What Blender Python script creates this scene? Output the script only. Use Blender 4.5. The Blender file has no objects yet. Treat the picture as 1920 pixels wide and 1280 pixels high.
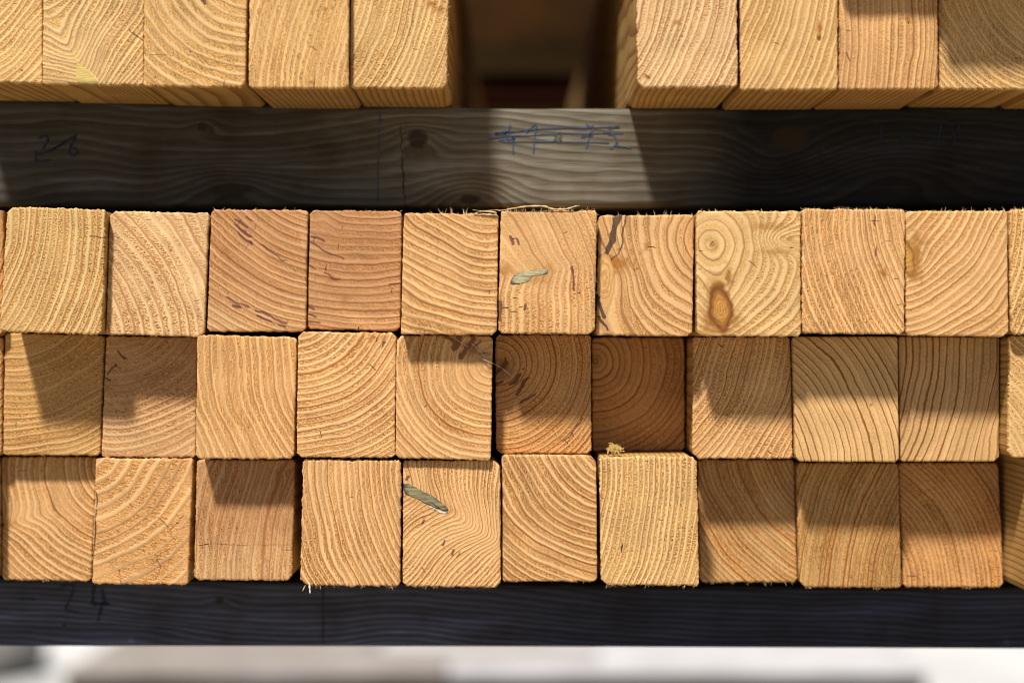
import bpy, math, random
import numpy as np

# ------------------------------------------------------------------ camera, light, exposure
SC = bpy.context.scene
COL = SC.collection
D = 0.6667            # metres from the lens to the plane of the sawn ends
S = 0.00025           # metres per photo pixel on that plane

cam = bpy.data.cameras.new('camera')
cam.lens = 50.0
cam.sensor_width = 36.0
cam.clip_start = 0.02
cam.clip_end = 500.0
cam.dof.use_dof = True
cam.dof.focus_distance = D + 0.010
cam.dof.aperture_fstop = 2.6
cam_ob = bpy.data.objects.new('camera', cam)
COL.objects.link(cam_ob)
cam_ob.location = (0, -D, 0)
cam_ob.rotation_euler = (math.radians(90), 0, 0)
SC.camera = cam_ob

SUN_DIR = (0.43, 1.0, -1.8)          # the way the light travels
n_ = math.sqrt(sum(c * c for c in SUN_DIR))
elev = math.asin(1.8 / n_)
rot = math.atan2(-SUN_DIR[0], -SUN_DIR[1])
world = bpy.data.worlds.new('World')
SC.world = world
world.use_nodes = True
wt = world.node_tree
wt.nodes.clear()
sky = wt.nodes.new('ShaderNodeTexSky')
sky.sky_type = 'NISHITA'
sky.sun_disc = False
sky.sun_elevation = elev
sky.sun_rotation = rot % (2 * math.pi)
bg = wt.nodes.new('ShaderNodeBackground')
bg.inputs['Strength'].default_value = 0.042
wo = wt.nodes.new('ShaderNodeOutputWorld')
wt.links.new(sky.outputs[0], bg.inputs[0])
wt.links.new(bg.outputs[0], wo.inputs[0])

sun = bpy.data.lights.new('sun', 'SUN')
sun.energy = 5.0
sun.angle = math.radians(5.0)
sun.color = (1.0, 0.955, 0.885)
sun_ob = bpy.data.objects.new('sun', sun)
COL.objects.link(sun_ob)
sun_ob.location = (-1, -2, 4)
sun_ob.rotation_euler = (0, 0, 0)
import mathutils
sun_ob.rotation_euler = mathutils.Vector(SUN_DIR).to_track_quat('-Z', 'Y').to_euler()

SC.view_settings.view_transform = 'Standard'
SC.view_settings.look = 'None'
SC.view_settings.gamma = 1.0
SC.view_settings.use_curve_mapping = False
SC.view_settings.exposure = 0.33
SC.render.engine = 'CYCLES'
SC.cycles.filter_width = 1.0
SC.cycles.max_bounces = 8
SC.cycles.diffuse_bounces = 5

# ------------------------------------------------------------------ helpers
def wx(px, d):
    return (px - 960.0) * S * (D + d) / D

def wz(py, d):
    return (640.0 - py) * S * (D + d) / D

def vnoise(x, y, seed=0):
    """smooth 2-D value noise in -1..1 on numpy arrays"""
    xi = np.floor(x).astype(np.int64); yi = np.floor(y).astype(np.int64)
    fx = x - xi; fy = y - yi
    fx = fx * fx * fx * (fx * (fx * 6 - 15) + 10); fy = fy * fy * fy * (fy * (fy * 6 - 15) + 10)
    def h(a, b):
        n = (a * 374761393 + b * 668265263 + seed * 1442695041) & 0x7fffffff
        n = ((n ^ (n >> 13)) * 1274126177) & 0x7fffffff
        n = n ^ (n >> 16)
        return (n & 0xffff) / 32767.5 - 1.0
    a = h(xi, yi); b = h(xi + 1, yi); c = h(xi, yi + 1); d = h(xi + 1, yi + 1)
    return (a * (1 - fx) + b * fx) * (1 - fy) + (c * (1 - fx) + d * fx) * fy

def link_mesh(name, verts, faces, mat=None, parent=None, attrs=None, smooth=False):
    me = bpy.data.meshes.new(name)
    verts = np.asarray(verts, dtype=np.float64)
    me.from_pydata(verts.tolist(), [], faces)
    finish(me, mat, attrs, smooth)
    return link(name, me, parent)

def finish(me, mat, attrs, smooth):
    if attrs:
        for k, a in attrs.items():
            at = me.attributes.new(k, 'FLOAT', 'POINT')
            at.data.foreach_set('value', np.asarray(a, dtype=np.float32).ravel())
    if mat is not None:
        me.materials.append(mat)
    if smooth:
        me.polygons.foreach_set('use_smooth', np.ones(len(me.polygons), dtype=bool))
    me.update()

def link(name, me, parent=None):
    ob = bpy.data.objects.new(name, me)
    COL.objects.link(ob)
    if parent is not None:
        ob.parent = parent
    return ob

def quad_mesh(name, verts, quads, mat, parent=None, attrs=None, smooth=True):
    """numpy quads -> mesh (fast)"""
    me = bpy.data.meshes.new(name)
    nv, nq = len(verts), len(quads)
    me.vertices.add(nv)
    me.vertices.foreach_set('co', np.asarray(verts, dtype=np.float32).ravel())
    me.loops.add(nq * 4)
    me.loops.foreach_set('vertex_index', np.asarray(quads, dtype=np.int32).ravel())
    me.polygons.add(nq)
    me.polygons.foreach_set('loop_start', np.arange(0, nq * 4, 4, dtype=np.int32))
    me.update(calc_edges=True)
    me.validate()
    finish(me, mat, attrs, smooth)
    return link(name, me, parent)

def tag(o, label=None, cat=None, group=None, kind=None):
    if label: o['label'] = label
    if cat: o['category'] = cat
    if group: o['group'] = group
    if kind: o['kind'] = kind
    return o

class NT:
    """tiny node-tree writer"""
    def __init__(self, tree):
        self.t = tree
    def node(self, kind, **kw):
        n = self.t.nodes.new(kind)
        for k, v in kw.items():
            setattr(n, k, v)
        return n
    def put(self, sock, v):
        if isinstance(v, bpy.types.NodeSocket):
            self.t.links.new(v, sock)
        elif v is not None:
            if isinstance(v, (tuple, list)) and len(v) == 3 and sock.type == 'RGBA':
                v = (*v, 1.0)
            sock.default_value = v
    def m(self, op, a, b=None, c=None, clamp=False):
        n = self.node('ShaderNodeMath', operation=op, use_clamp=clamp)
        self.put(n.inputs[0], a)
        if b is not None: self.put(n.inputs[1], b)
        if c is not None: self.put(n.inputs[2], c)
        return n.outputs[0]
    def sstep(self, lo, hi, x):
        n = self.node('ShaderNodeMapRange', interpolation_type='SMOOTHSTEP')
        self.put(n.inputs['Value'], x)
        self.put(n.inputs['From Min'], lo); self.put(n.inputs['From Max'], hi)
        return n.outputs['Result']
    def mapr(self, x, a, b, c, d):
        n = self.node('ShaderNodeMapRange')
        for s, v in zip(('Value', 'From Min', 'From Max', 'To Min', 'To Max'), (x, a, b, c, d)):
            self.put(n.inputs[s], v)
        return n.outputs['Result']
    def mix(self, f, a, b, blend='MIX'):
        n = self.node('ShaderNodeMix', data_type='RGBA', blend_type=blend)
        self.put(n.inputs[0], f); self.put(n.inputs[6], a); self.put(n.inputs[7], b)
        return n.outputs[2]
    def attr(self, name):
        return self.node('ShaderNodeAttribute', attribute_name=name).outputs['Fac']
    def comb(self, x, y, z):
        n = self.node('ShaderNodeCombineXYZ')
        self.put(n.inputs[0], x); self.put(n.inputs[1], y); self.put(n.inputs[2], z)
        return n.outputs[0]
    def noise(self, vec, scale, detail=2.0, rough=0.5, dist=0.0):
        n = self.node('ShaderNodeTexNoise')
        self.put(n.inputs['Vector'], vec); n.inputs['Scale'].default_value = scale
        n.inputs['Detail'].default_value = detail; n.inputs['Roughness'].default_value = rough
        n.inputs['Distortion'].default_value = dist
        return n.outputs['Fac']
    def wn(self, w):
        n = self.node('ShaderNodeTexWhiteNoise', noise_dimensions='1D')
        self.put(n.inputs['W'], w)
        return n.outputs['Value']
    def scale(self, c, f):
        n = self.node('ShaderNodeVectorMath', operation='SCALE')
        self.put(n.inputs[0], c); self.put(n.inputs['Scale'], f)
        return n.outputs[0]

# ------------------------------------------------------------------ materials
def make_end_group():
    g = bpy.data.node_groups.new('sawn_end_grain', 'ShaderNodeTree')
    I = g.interface
    for nm, ty, dv in (('Early', 'NodeSocketColor', (.52, .27, .09, 1)), ('Smooth', 'NodeSocketColor', (.64, .43, .20, 1)),
                       ('Line', 'NodeSocketColor', (.26, .10, .03, 1)), ('LineAmount', 'NodeSocketFloat', .8),
                       ('LineWidth', 'NodeSocketFloat', .14), ('EarlyPart', 'NodeSocketFloat', .5), ('Granular', 'NodeSocketFloat', 1.),
                       ('Seed', 'NodeSocketFloat', 0.), ('KnotIn', 'NodeSocketColor', (.42, .25, .07, 1)),
                       ('KnotRim', 'NodeSocketColor', (.20, .075, .02, 1)), ('Resin', 'NodeSocketColor', (.15, .052, .038, 1)),
                       ('Stain', 'NodeSocketColor', (.36, .135, .022, 1)), ('Relief', 'NodeSocketFloat', 1.)):
        s = I.new_socket(nm, in_out='INPUT', socket_type=ty)
        s.default_value = dv
    I.new_socket('Shader', in_out='OUTPUT', socket_type='NodeSocketShader')
    N = NT(g)
    gi = N.node('NodeGroupInput'); go = N.node('NodeGroupOutput')
    G = gi.outputs
    ring = N.attr('ring'); tang = N.attr('tang'); gran = N.attr('gran')
    kd = N.attr('kd'); crack = N.attr('crack'); resin = N.attr('resin'); stain = N.attr('stain'); tone = N.attr('tone')
    co = N.node('ShaderNodeTexCoord').outputs['Object']
    seed = G['Seed']
    # granules, drawn out a little across the rings
    vec = N.comb(N.m('MULTIPLY', ring, 2.6), N.m('MULTIPLY', tang, 0.34), seed)
    n_rad = N.noise(vec, 1.0, 2.0, 0.6)
    n_iso = N.noise(co, 1150.0, 2.0, 0.65)
    n_big = N.noise(co, 380.0, 2.0, 0.6)
    n_low = N.noise(N.comb(N.m('MULTIPLY', ring, .22), N.m('MULTIPLY', tang, 0.012), seed), 1.0, 2.0, 0.5)
    n_tang = N.noise(N.comb(N.m('MULTIPLY', ring, .9), N.m('MULTIPLY', tang, 0.05), seed), 1.0, 1.0, 0.5)
    jag = N.m('SUBTRACT', n_rad, .5)
    ring2 = N.m('ADD', ring, N.m('MULTIPLY', N.m('SUBTRACT', n_iso, .5), .07))
    idx = N.m('FLOOR', ring2)
    t = N.m('SUBTRACT', ring2, idx)
    w1 = N.wn(N.m('ADD', idx, seed)); w2 = N.wn(N.m('ADD', N.m('MULTIPLY', idx, 1.37), N.m('ADD', seed, 71.3)))
    w3 = N.wn(N.m('ADD', N.m('MULTIPLY', idx, 2.11), N.m('ADD', seed, 9.7)))
    ep = N.m('ADD', G['EarlyPart'], N.m('MULTIPLY', N.m('SUBTRACT', w1, .5), .30))
    tj = N.m('ADD', t, N.m('MULTIPLY', jag, .65))
    early = N.m('SUBTRACT', 1.0, N.sstep(N.m('SUBTRACT', ep, .10), N.m('ADD', ep, .12), tj))
    lw = N.m('MULTIPLY', G['LineWidth'], N.m('ADD', .55, N.m('ADD', N.m('MULTIPLY', w2, .8), N.m('MULTIPLY', N.m('SUBTRACT', n_tang, .5), .9))))
    edge = N.m('SUBTRACT', 1.0, lw)
    line = N.sstep(N.m('SUBTRACT', edge, .17), N.m('ADD', edge, .05), t)
    # a thin second line inside some rings
    faint = N.m('MULTIPLY', N.m('SUBTRACT', 1.0, N.sstep(.0, .05, N.m('ABSOLUTE', N.m('SUBTRACT', t, N.m('ADD', .25, N.m('MULTIPLY', w3, .4)))))), N.sstep(.7, .8, w2))
    lineamt = N.m('MULTIPLY', N.m('MULTIPLY', line, G['LineAmount']), N.m('ADD', .38, N.m('MULTIPLY', w3, .75)), clamp=True)
    gr = N.m('MULTIPLY', N.m('MULTIPLY', G['Granular'], gran), early)
    speck = N.m('ADD', N.m('MULTIPLY', N.m('SUBTRACT', n_rad, .5), 1.5), N.m('MULTIPLY', N.m('SUBTRACT', n_iso, .5), 1.3))
    base = N.mix(N.m('MULTIPLY', early, N.m('ADD', .45, N.m('MULTIPLY', gran, .55))), G['Smooth'], G['Early'])
    # pale flecks and dark pores inside the torn early wood
    base = N.scale(base, N.m('ADD', 1.0, N.m('MULTIPLY', N.m('MULTIPLY', speck, gr), 1.6)))
    base = N.scale(base, N.m('ADD', .80, N.m('MULTIPLY', n_iso, .40)))
    base = N.mix(lineamt, base, G['Line'])
    base = N.mix(N.m('MULTIPLY', faint, .35), base, G['Line'])
    base = N.scale(base, N.m('ADD', .76, N.m('MULTIPLY', n_low, .48)))
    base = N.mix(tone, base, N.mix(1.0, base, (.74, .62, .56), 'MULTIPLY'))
    # stains
    base = N.mix(N.m('MULTIPLY', stain, N.m('ADD', .4, N.m('MULTIPLY', n_big, 1.0)), clamp=True), base, G['Stain'])
    # resin streaks that follow the rings
    rs = N.m('SUBTRACT', 1.0, N.sstep(-1.2, .6, N.m('ADD', resin, N.m('MULTIPLY', N.m('SUBTRACT', n_rad, .5), 1.4))))
    base = N.mix(N.m('MULTIPLY', rs, .88), base, G['Resin'])
    # knots
    kdn = N.m('ADD', kd, N.m('MULTIPLY', N.m('SUBTRACT', n_big, .5), .30))
    kmask = N.m('SUBTRACT', 1.0, N.sstep(.92, 1.30, kdn))
    krings = N.m('ADD', .5, N.m('MULTIPLY', N.m('SINE', N.m('MULTIPLY', kdn, 34.0)), .5))
    kcol = N.mix(N.sstep(.45, .95, kdn), N.scale(G['KnotIn'], N.m('ADD', .78, N.m('MULTIPLY', krings, .35))), G['KnotRim'])
    kcol = N.scale(kcol, N.m('ADD', .75, N.m('MULTIPLY', n_big, .5)))
    base = N.mix(kmask, base, kcol)
    # checks
    ck = N.m('SUBTRACT', 1.0, N.sstep(-.5, .5, N.m('ADD', crack, N.m('MULTIPLY', N.m('SUBTRACT', n_big, .5), .8))))
    base = N.mix(N.m('MULTIPLY', ck, .92), base, (.035, .016, .008))
    # relief
    ridge = N.m('MULTIPLY', N.sstep(N.m('SUBTRACT', ep, .15), .86, t), N.m('SUBTRACT', 1.0, N.sstep(.93, 1.0, t)))
    h = N.m('ADD', N.m('MULTIPLY', ridge, N.m('ADD', .12, N.m('MULTIPLY', gran, .26))), N.m('MULTIPLY', N.m('MULTIPLY', gr, speck), 1.25))
    h = N.m('ADD', h, N.m('MULTIPLY', n_iso, .28))
    h = N.m('SUBTRACT', h, N.m('MULTIPLY', ck, 1.6))
    bump = N.node('ShaderNodeBump')
    bump.inputs['Distance'].default_value = 0.00034
    N.put(bump.inputs['Strength'], N.m('MULTIPLY', G['Relief'], .72)); N.put(bump.inputs['Height'], h)
    b = N.node('ShaderNodeBsdfPrincipled')
    N.put(b.inputs['Base Color'], base)
    b.inputs['Roughness'].default_value = .72
    b.inputs['Specular IOR Level'].default_value = .25
    N.put(b.inputs['Normal'], bump.outputs[0])
    N.t.links.new(b.outputs[0], go.inputs[0])
    return g

END_GROUP = make_end_group()

def end_mat(**kw):
    m = bpy.data.materials.new('sawn_end_wood'); m.use_nodes = True
    t = m.node_tree; t.nodes.clear()
    g = t.nodes.new('ShaderNodeGroup'); g.node_tree = END_GROUP
    for k, v in kw.items():
        s = g.inputs[k]
        s.default_value = (*v, 1.0) if isinstance(v, tuple) else v
    o = t.nodes.new('ShaderNodeOutputMaterial')
    t.links.new(g.outputs[0], o.inputs[0])
    return m

def make_side_mat():
    m = bpy.data.materials.new('planed_wood_side'); m.use_nodes = True
    t = m.node_tree; t.nodes.clear(); N = NT(t)
    co = N.node('ShaderNodeTexCoord').outputs['Object']
    oi = N.node('ShaderNodeObjectInfo').outputs['Random']
    sep = N.node('ShaderNodeSeparateXYZ'); N.put(sep.inputs[0], co)
    y = sep.outputs[1]
    ring = N.attr('ring')
    wob = N.noise(N.comb(N.m('MULTIPLY', sep.outputs[0], 14.), N.m('ADD', N.m('MULTIPLY', y, 7.), N.m('MULTIPLY', oi, 40.)), N.m('MULTIPLY', sep.outputs[2], 14.)), 1.0, 2.0, .5)
    r2 = N.m('ADD', ring, N.m('MULTIPLY', wob, 3.4))
    t_ = N.m('FRACT', r2)
    line = N.m('MULTIPLY', N.sstep(.35, .92, t_), N.m('SUBTRACT', 1.0, N.sstep(.94, 1.0, t_)))
    fib = N.noise(N.comb(N.m('MULTIPLY', sep.outputs[0], 2200.), N.m('MULTIPLY', y, 60.), N.m('MULTIPLY', sep.outputs[2], 2200.)), 1.0, 2.0, .6)
    low = N.noise(co, 22.0, 2.0, .5)
    c = N.mix(line, (.56, .35, .115), (.34, .165, .045))
    c = N.scale(c, N.m('ADD', .72, N.m('MULTIPLY', fib, .5)))
    c = N.mix(N.sstep(.35, .75, low), c, N.mix(1.0, c, (.82, .74, .62), 'MULTIPLY'))
    b = N.node('ShaderNodeBsdfPrincipled')
    N.put(b.inputs['Base Color'], c)
    b.inputs['Roughness'].default_value = .6
    bump = N.node('ShaderNodeBump'); bump.inputs['Distance'].default_value = .0002
    bump.inputs['Strength'].default_value = .6
    N.put(bump.inputs['Height'], N.m('ADD', N.m('MULTIPLY', line, .5), fib))
    N.put(b.inputs['Normal'], bump.outputs[0])
    o = N.node('ShaderNodeOutputMaterial'); t.links.new(b.outputs[0], o.inputs[0])
    return m

SIDE = make_side_mat()

def make_bearer_mat(name, pale, mid, dark, darker_x=None):
    m = bpy.data.materials.new(name); m.use_nodes = True
    t = m.node_tree; t.nodes.clear(); N = NT(t)
    co = N.node('ShaderNodeTexCoord').outputs['Object']
    sep = N.node('ShaderNodeSeparateXYZ'); N.put(sep.inputs[0], co)
    ring = N.attr('ring'); kd = N.attr('kd'); crack = N.attr('crack'); stain = N.attr('stain')
    fine = N.noise(N.comb(N.m('MULTIPLY', sep.outputs[0], 45.), N.m('MULTIPLY', sep.outputs[1], 900.), N.m('MULTIPLY', sep.outputs[2], 1500.)), 1.0, 3.0, .6)
    mott = N.noise(co, 26.0, 3.0, .6)
    mid2 = N.noise(N.comb(N.m('MULTIPLY', sep.outputs[0], 9.), N.m('MULTIPLY', sep.outputs[1], 90.), N.m('MULTIPLY', sep.outputs[2], 110.)), 1.0, 3.0, .6)
    r2 = N.m('ADD', ring, N.m('MULTIPLY', N.m('SUBTRACT', fine, .5), .22))
    idx = N.m('FLOOR', r2); tt = N.m('SUBTRACT', r2, idx)
    w = N.wn(N.m('ADD', idx, 5.3))
    band = N.m('MULTIPLY', N.sstep(.15, .62, tt), N.m('SUBTRACT', 1.0, N.sstep(.72, .98, tt)))
    c = N.mix(N.m('MULTIPLY', band, N.m('ADD', .45, N.m('MULTIPLY', w, .55))), mid, pale)
    dl = N.m('MULTIPLY', N.sstep(.70, .93, tt), N.m('ADD', .15, N.m('MULTIPLY', w, .4)))
    c = N.mix(dl, c, dark)
    c = N.scale(c, N.m('ADD', .62, N.m('MULTIPLY', fine, .76)))
    c = N.scale(c, N.m('ADD', .30, N.m('MULTIPLY', mid2, 1.4)))
    c = N.mix(N.sstep(.52, .74, mid2), c, N.mix(1.0, c, (1.15, 1.25, 1.5), 'MULTIPLY'))
    c = N.mix(N.sstep(.42, .72, mott), c, N.mix(1.0, c, (.78, .70, .62), 'MULTIPLY'))
    c = N.mix(N.m('MULTIPLY', stain, .92, clamp=True), c, N.mix(1.0, c, (.050, .076, .150), 'MULTIPLY'))  # on the upper bearer this multiplies in painted bluish shade
    kmask = N.m('SUBTRACT', 1.0, N.sstep(.7, 1.15, N.m('ADD', kd, N.m('MULTIPLY', N.m('SUBTRACT', mott, .5), .4))))
    c = N.mix(N.m('MULTIPLY', kmask, .85), c, (.035, .025, .018))
    ck = N.m('SUBTRACT', 1.0, N.sstep(-.6, .6, crack))
    c = N.mix(N.m('MULTIPLY', ck, .85), c, (.02, .015, .012))
    b = N.node('ShaderNodeBsdfPrincipled')
    N.put(b.inputs['Base Color'], c)
    b.inputs['Roughness'].default_value = .8
    b.inputs['Specular IOR Level'].default_value = .12
    bump = N.node('ShaderNodeBump'); bump.inputs['Distance'].default_value = .0005; bump.inputs['Strength'].default_value = .6
    N.put(bump.inputs['Height'], N.m('ADD', fine, N.m('MULTIPLY', band, .6)))
    N.put(b.inputs['Normal'], bump.outputs[0])
    o = N.node('ShaderNodeOutputMaterial'); t.links.new(b.outputs[0], o.inputs[0])
    return m

def simple_mat(name, c1, c2, scale=(30, 30, 30), rough=.8, bump_d=.001, c3=None, spec=.3):
    m = bpy.data.materials.new(name); m.use_nodes = True
    t = m.node_tree; t.nodes.clear(); N = NT(t)
    co = N.node('ShaderNodeTexCoord').outputs['Object']
    mp = N.node('ShaderNodeMapping'); N.put(mp.inputs['Vector'], co); mp.inputs['Scale'].default_value = scale
    n = N.noise(mp.outputs[0], 1.0, 5.0, .6)
    c = N.mix(N.sstep(.3, .7, n), c1, c2)
    if c3 is not None:
        n2 = N.noise(mp.outputs[0], .23, 3.0, .6)
        c = N.mix(N.sstep(.5, .72, n2), c, c3)
    b = N.node('ShaderNodeBsdfPrincipled')
    N.put(b.inputs['Base Color'], c); b.inputs['Roughness'].default_value = rough
    b.inputs['Specular IOR Level'].default_value = spec
    bp = N.node('ShaderNodeBump'); bp.inputs['Distance'].default_value = bump_d; N.put(bp.inputs['Height'], n)
    N.put(b.inputs['Normal'], bp.outputs[0])
    o = N.node('ShaderNodeOutputMaterial'); t.links.new(b.outputs[0], o.inputs[0])
    return m

FIBRE = simple_mat('torn_fibre', (.62, .40, .17), (.72, .54, .30), (900, 900, 900), .7, .0001)
INK = simple_mat('blue_ink', (.022, .045, .10), (.055, .085, .135), (300, 300, 1500), .6, .00005, (.10, .115, .13))
INKDARK = simple_mat('dark_blue_ink', (.003, .006, .024), (.006, .011, .040), (700, 700, 700), .5, .00005)
INKGREY = simple_mat('grey_ink', (.05, .052, .05), (.09, .09, .085), (700, 700, 700), .6, .00005)

# ------------------------------------------------------------------ geometry of one timber
def seg_dist(X, Y, pts):
    d = np.full(X.shape, 99.0)
    for (x0, y0), (x1, y1) in zip(pts[:-1], pts[1:]):
        vx, vy = x1 - x0, y1 - y0
        L2 = vx * vx + vy * vy + 1e-9
        u = np.clip(((X - x0) * vx + (Y - y0) * vy) / L2, 0, 1)
        d = np.minimum(d, np.hypot(X - x0 - u * vx, Y - y0 - u * vy))
    return d

def ring_field(sp, X, Y):
    """ring number (float), arc length, and the other maps, at photo pixels X, Y"""
    cx, cy = sp['pith']
    dx, dy = X - cx, Y - cy
    if 'oval' in sp:                       # rings squeezed along an angle
        a, k = sp['oval']; ca, sa = math.cos(math.radians(a)), math.sin(math.radians(a))
        u, v = dx * ca + dy * sa, (-dx * sa + dy * ca) * k
        dx, dy = u, v
    sd = sp['seed']
    r = np.hypot(dx, dy)
    th = np.arctan2(dy, dx)
    step = sp['step']
    f = r / step
    f = f + sp.get('grow', 0.0) * (r / 200.0) ** 2
    f = f + sp.get('vary', .55) * .8 * vnoise(f * .31 + 3.1, f * 0 + .5, sd) + .13 * vnoise(f * .9, f * 0 + 8.5, sd + 1)
    f = f + sp.get('wob', .5) * .8 * vnoise(X / 75. + 11, Y / 75. + 5, sd + 2) + .055 * vnoise(X / 24., Y / 24., sd + 3) + .045 * vnoise(X / 7., Y / 7., sd + 4)
    gran = np.clip(.78 + .45 * vnoise(X / 60., Y / 60., sd + 5), .4, 1.0) * sp.get('granmap', 1.0)
    kd = np.full(X.shape, 9.0)
    # bends: (x, y, angle, half length, half width, amount in rings)
    for (bx, by, ang, la, lb, amt) in sp.get('bends', ()):
        ca, sa = math.cos(math.radians(ang)), math.sin(math.radians(ang))
        u, v = (X - bx) * ca + (Y - by) * sa, -(X - bx) * sa + (Y - by) * ca
        q = (np.abs(u) / la) ** 2.4 + (np.abs(v) / lb) ** 1.5
        w = np.exp(-q)
        f = f + amt * w
        gran = gran * (1 - .75 * np.exp(-((u / la) ** 2 + (v / (lb * .9)) ** 2)))
    for kn in sp.get('knots', ()):
        kx, ky, ang, la, lb = kn[:5]
        ca, sa = math.cos(math.radians(ang)), math.sin(math.radians(ang))
        u, v = (X - kx) * ca + (Y - ky) * sa, -(X - kx) * sa + (Y - ky) * ca
        q = np.sqrt((u / la) ** 2 + (v / lb) ** 2)
        qq = q + .12 * vnoise(X / 14., Y / 14., sd + 9)
        if len(kn) > 5:
            qq = np.where(qq < 1, .5 * qq, .5 + (qq - 1) * 5)
        kd = np.minimum(kd, qq)
        gran = gran * np.clip(q - .9, .1, 1)
    if sp.get('smooth_core'):
        gran = gran * np.clip((r - 20) / sp['smooth_core'], .12, 1)
    crack = np.full(X.shape, 9.0)
    jx, jy = X + 1.2 * vnoise(X / 9., Y / 9., sd + 6), Y + 1.2 * vnoise(X / 9. + 40, Y / 9., sd + 7)
    rc = random.Random(sd * 5 + 2)
    auto = []
    for _ in range(rc.randint(1, 4)):
        x0 = rc.uniform(X.min() + 15, X.max() - 15); y0 = rc.uniform(Y.min() + 15, Y.max() - 15)
        l_ = rc.uniform(4, 11); a_ = math.atan2(y0 - cy, x0 - cx) + rc.gauss(0, .1)
        auto.append((rc.uniform(.7, 1.4), [(x0, y0), (x0 + l_ * math.cos(a_), y0 + l_ * math.sin(a_))]))
    for wdt, pts in list(sp.get('cracks', ())) + auto:
        crack = np.minimum(crack, seg_dist(jx, jy, pts) - wdt / 2)
    resin = np.full(X.shape, 9.0)
    for wdt, pts in sp.get('resin', ()):
        resin = np.minimum(resin, seg_dist(X + 2.6 * vnoise(X / 11., Y / 11., sd + 12), Y + 2.6 * vnoise(X / 11., Y / 11., sd + 13), pts) - wdt * .62)
    stain = np.zeros(X.shape)
    for (sx, sy, ra, rb, amt) in sp.get('stains', ()):
        q = ((X - sx) / ra) ** 2 + ((Y - sy) / rb) ** 2
        stain = np.maximum(stain, amt * np.clip(1.35 * np.exp(-q * (1 + .8 * vnoise(X / 6., Y / 6., sd + 8))), 0, 1))
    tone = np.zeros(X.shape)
    for (sx, sy, ra, rb, amt) in sp.get('heart', ()):  # heartwood tone, and soft shade painted on two first-layer ends
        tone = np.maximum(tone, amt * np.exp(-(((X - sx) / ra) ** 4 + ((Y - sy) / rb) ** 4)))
    tang = th * np.maximum(r, 30.0)
    return dict(ring=f, tang=tang, gran=gran, kd=np.clip(kd, 0, 9), crack=np.clip(crack, -9, 9),
                resin=np.clip(resin, -9, 9), stain=stain, tone=tone)

def inset(v, c):
    """how far the side edge moves in at distance v from the corner, chamfer c"""
    return np.where(v < c, (c - v) * .92 + .08 * c * ((c - v) / max(c, .01)) ** 2, 0.0)

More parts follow.
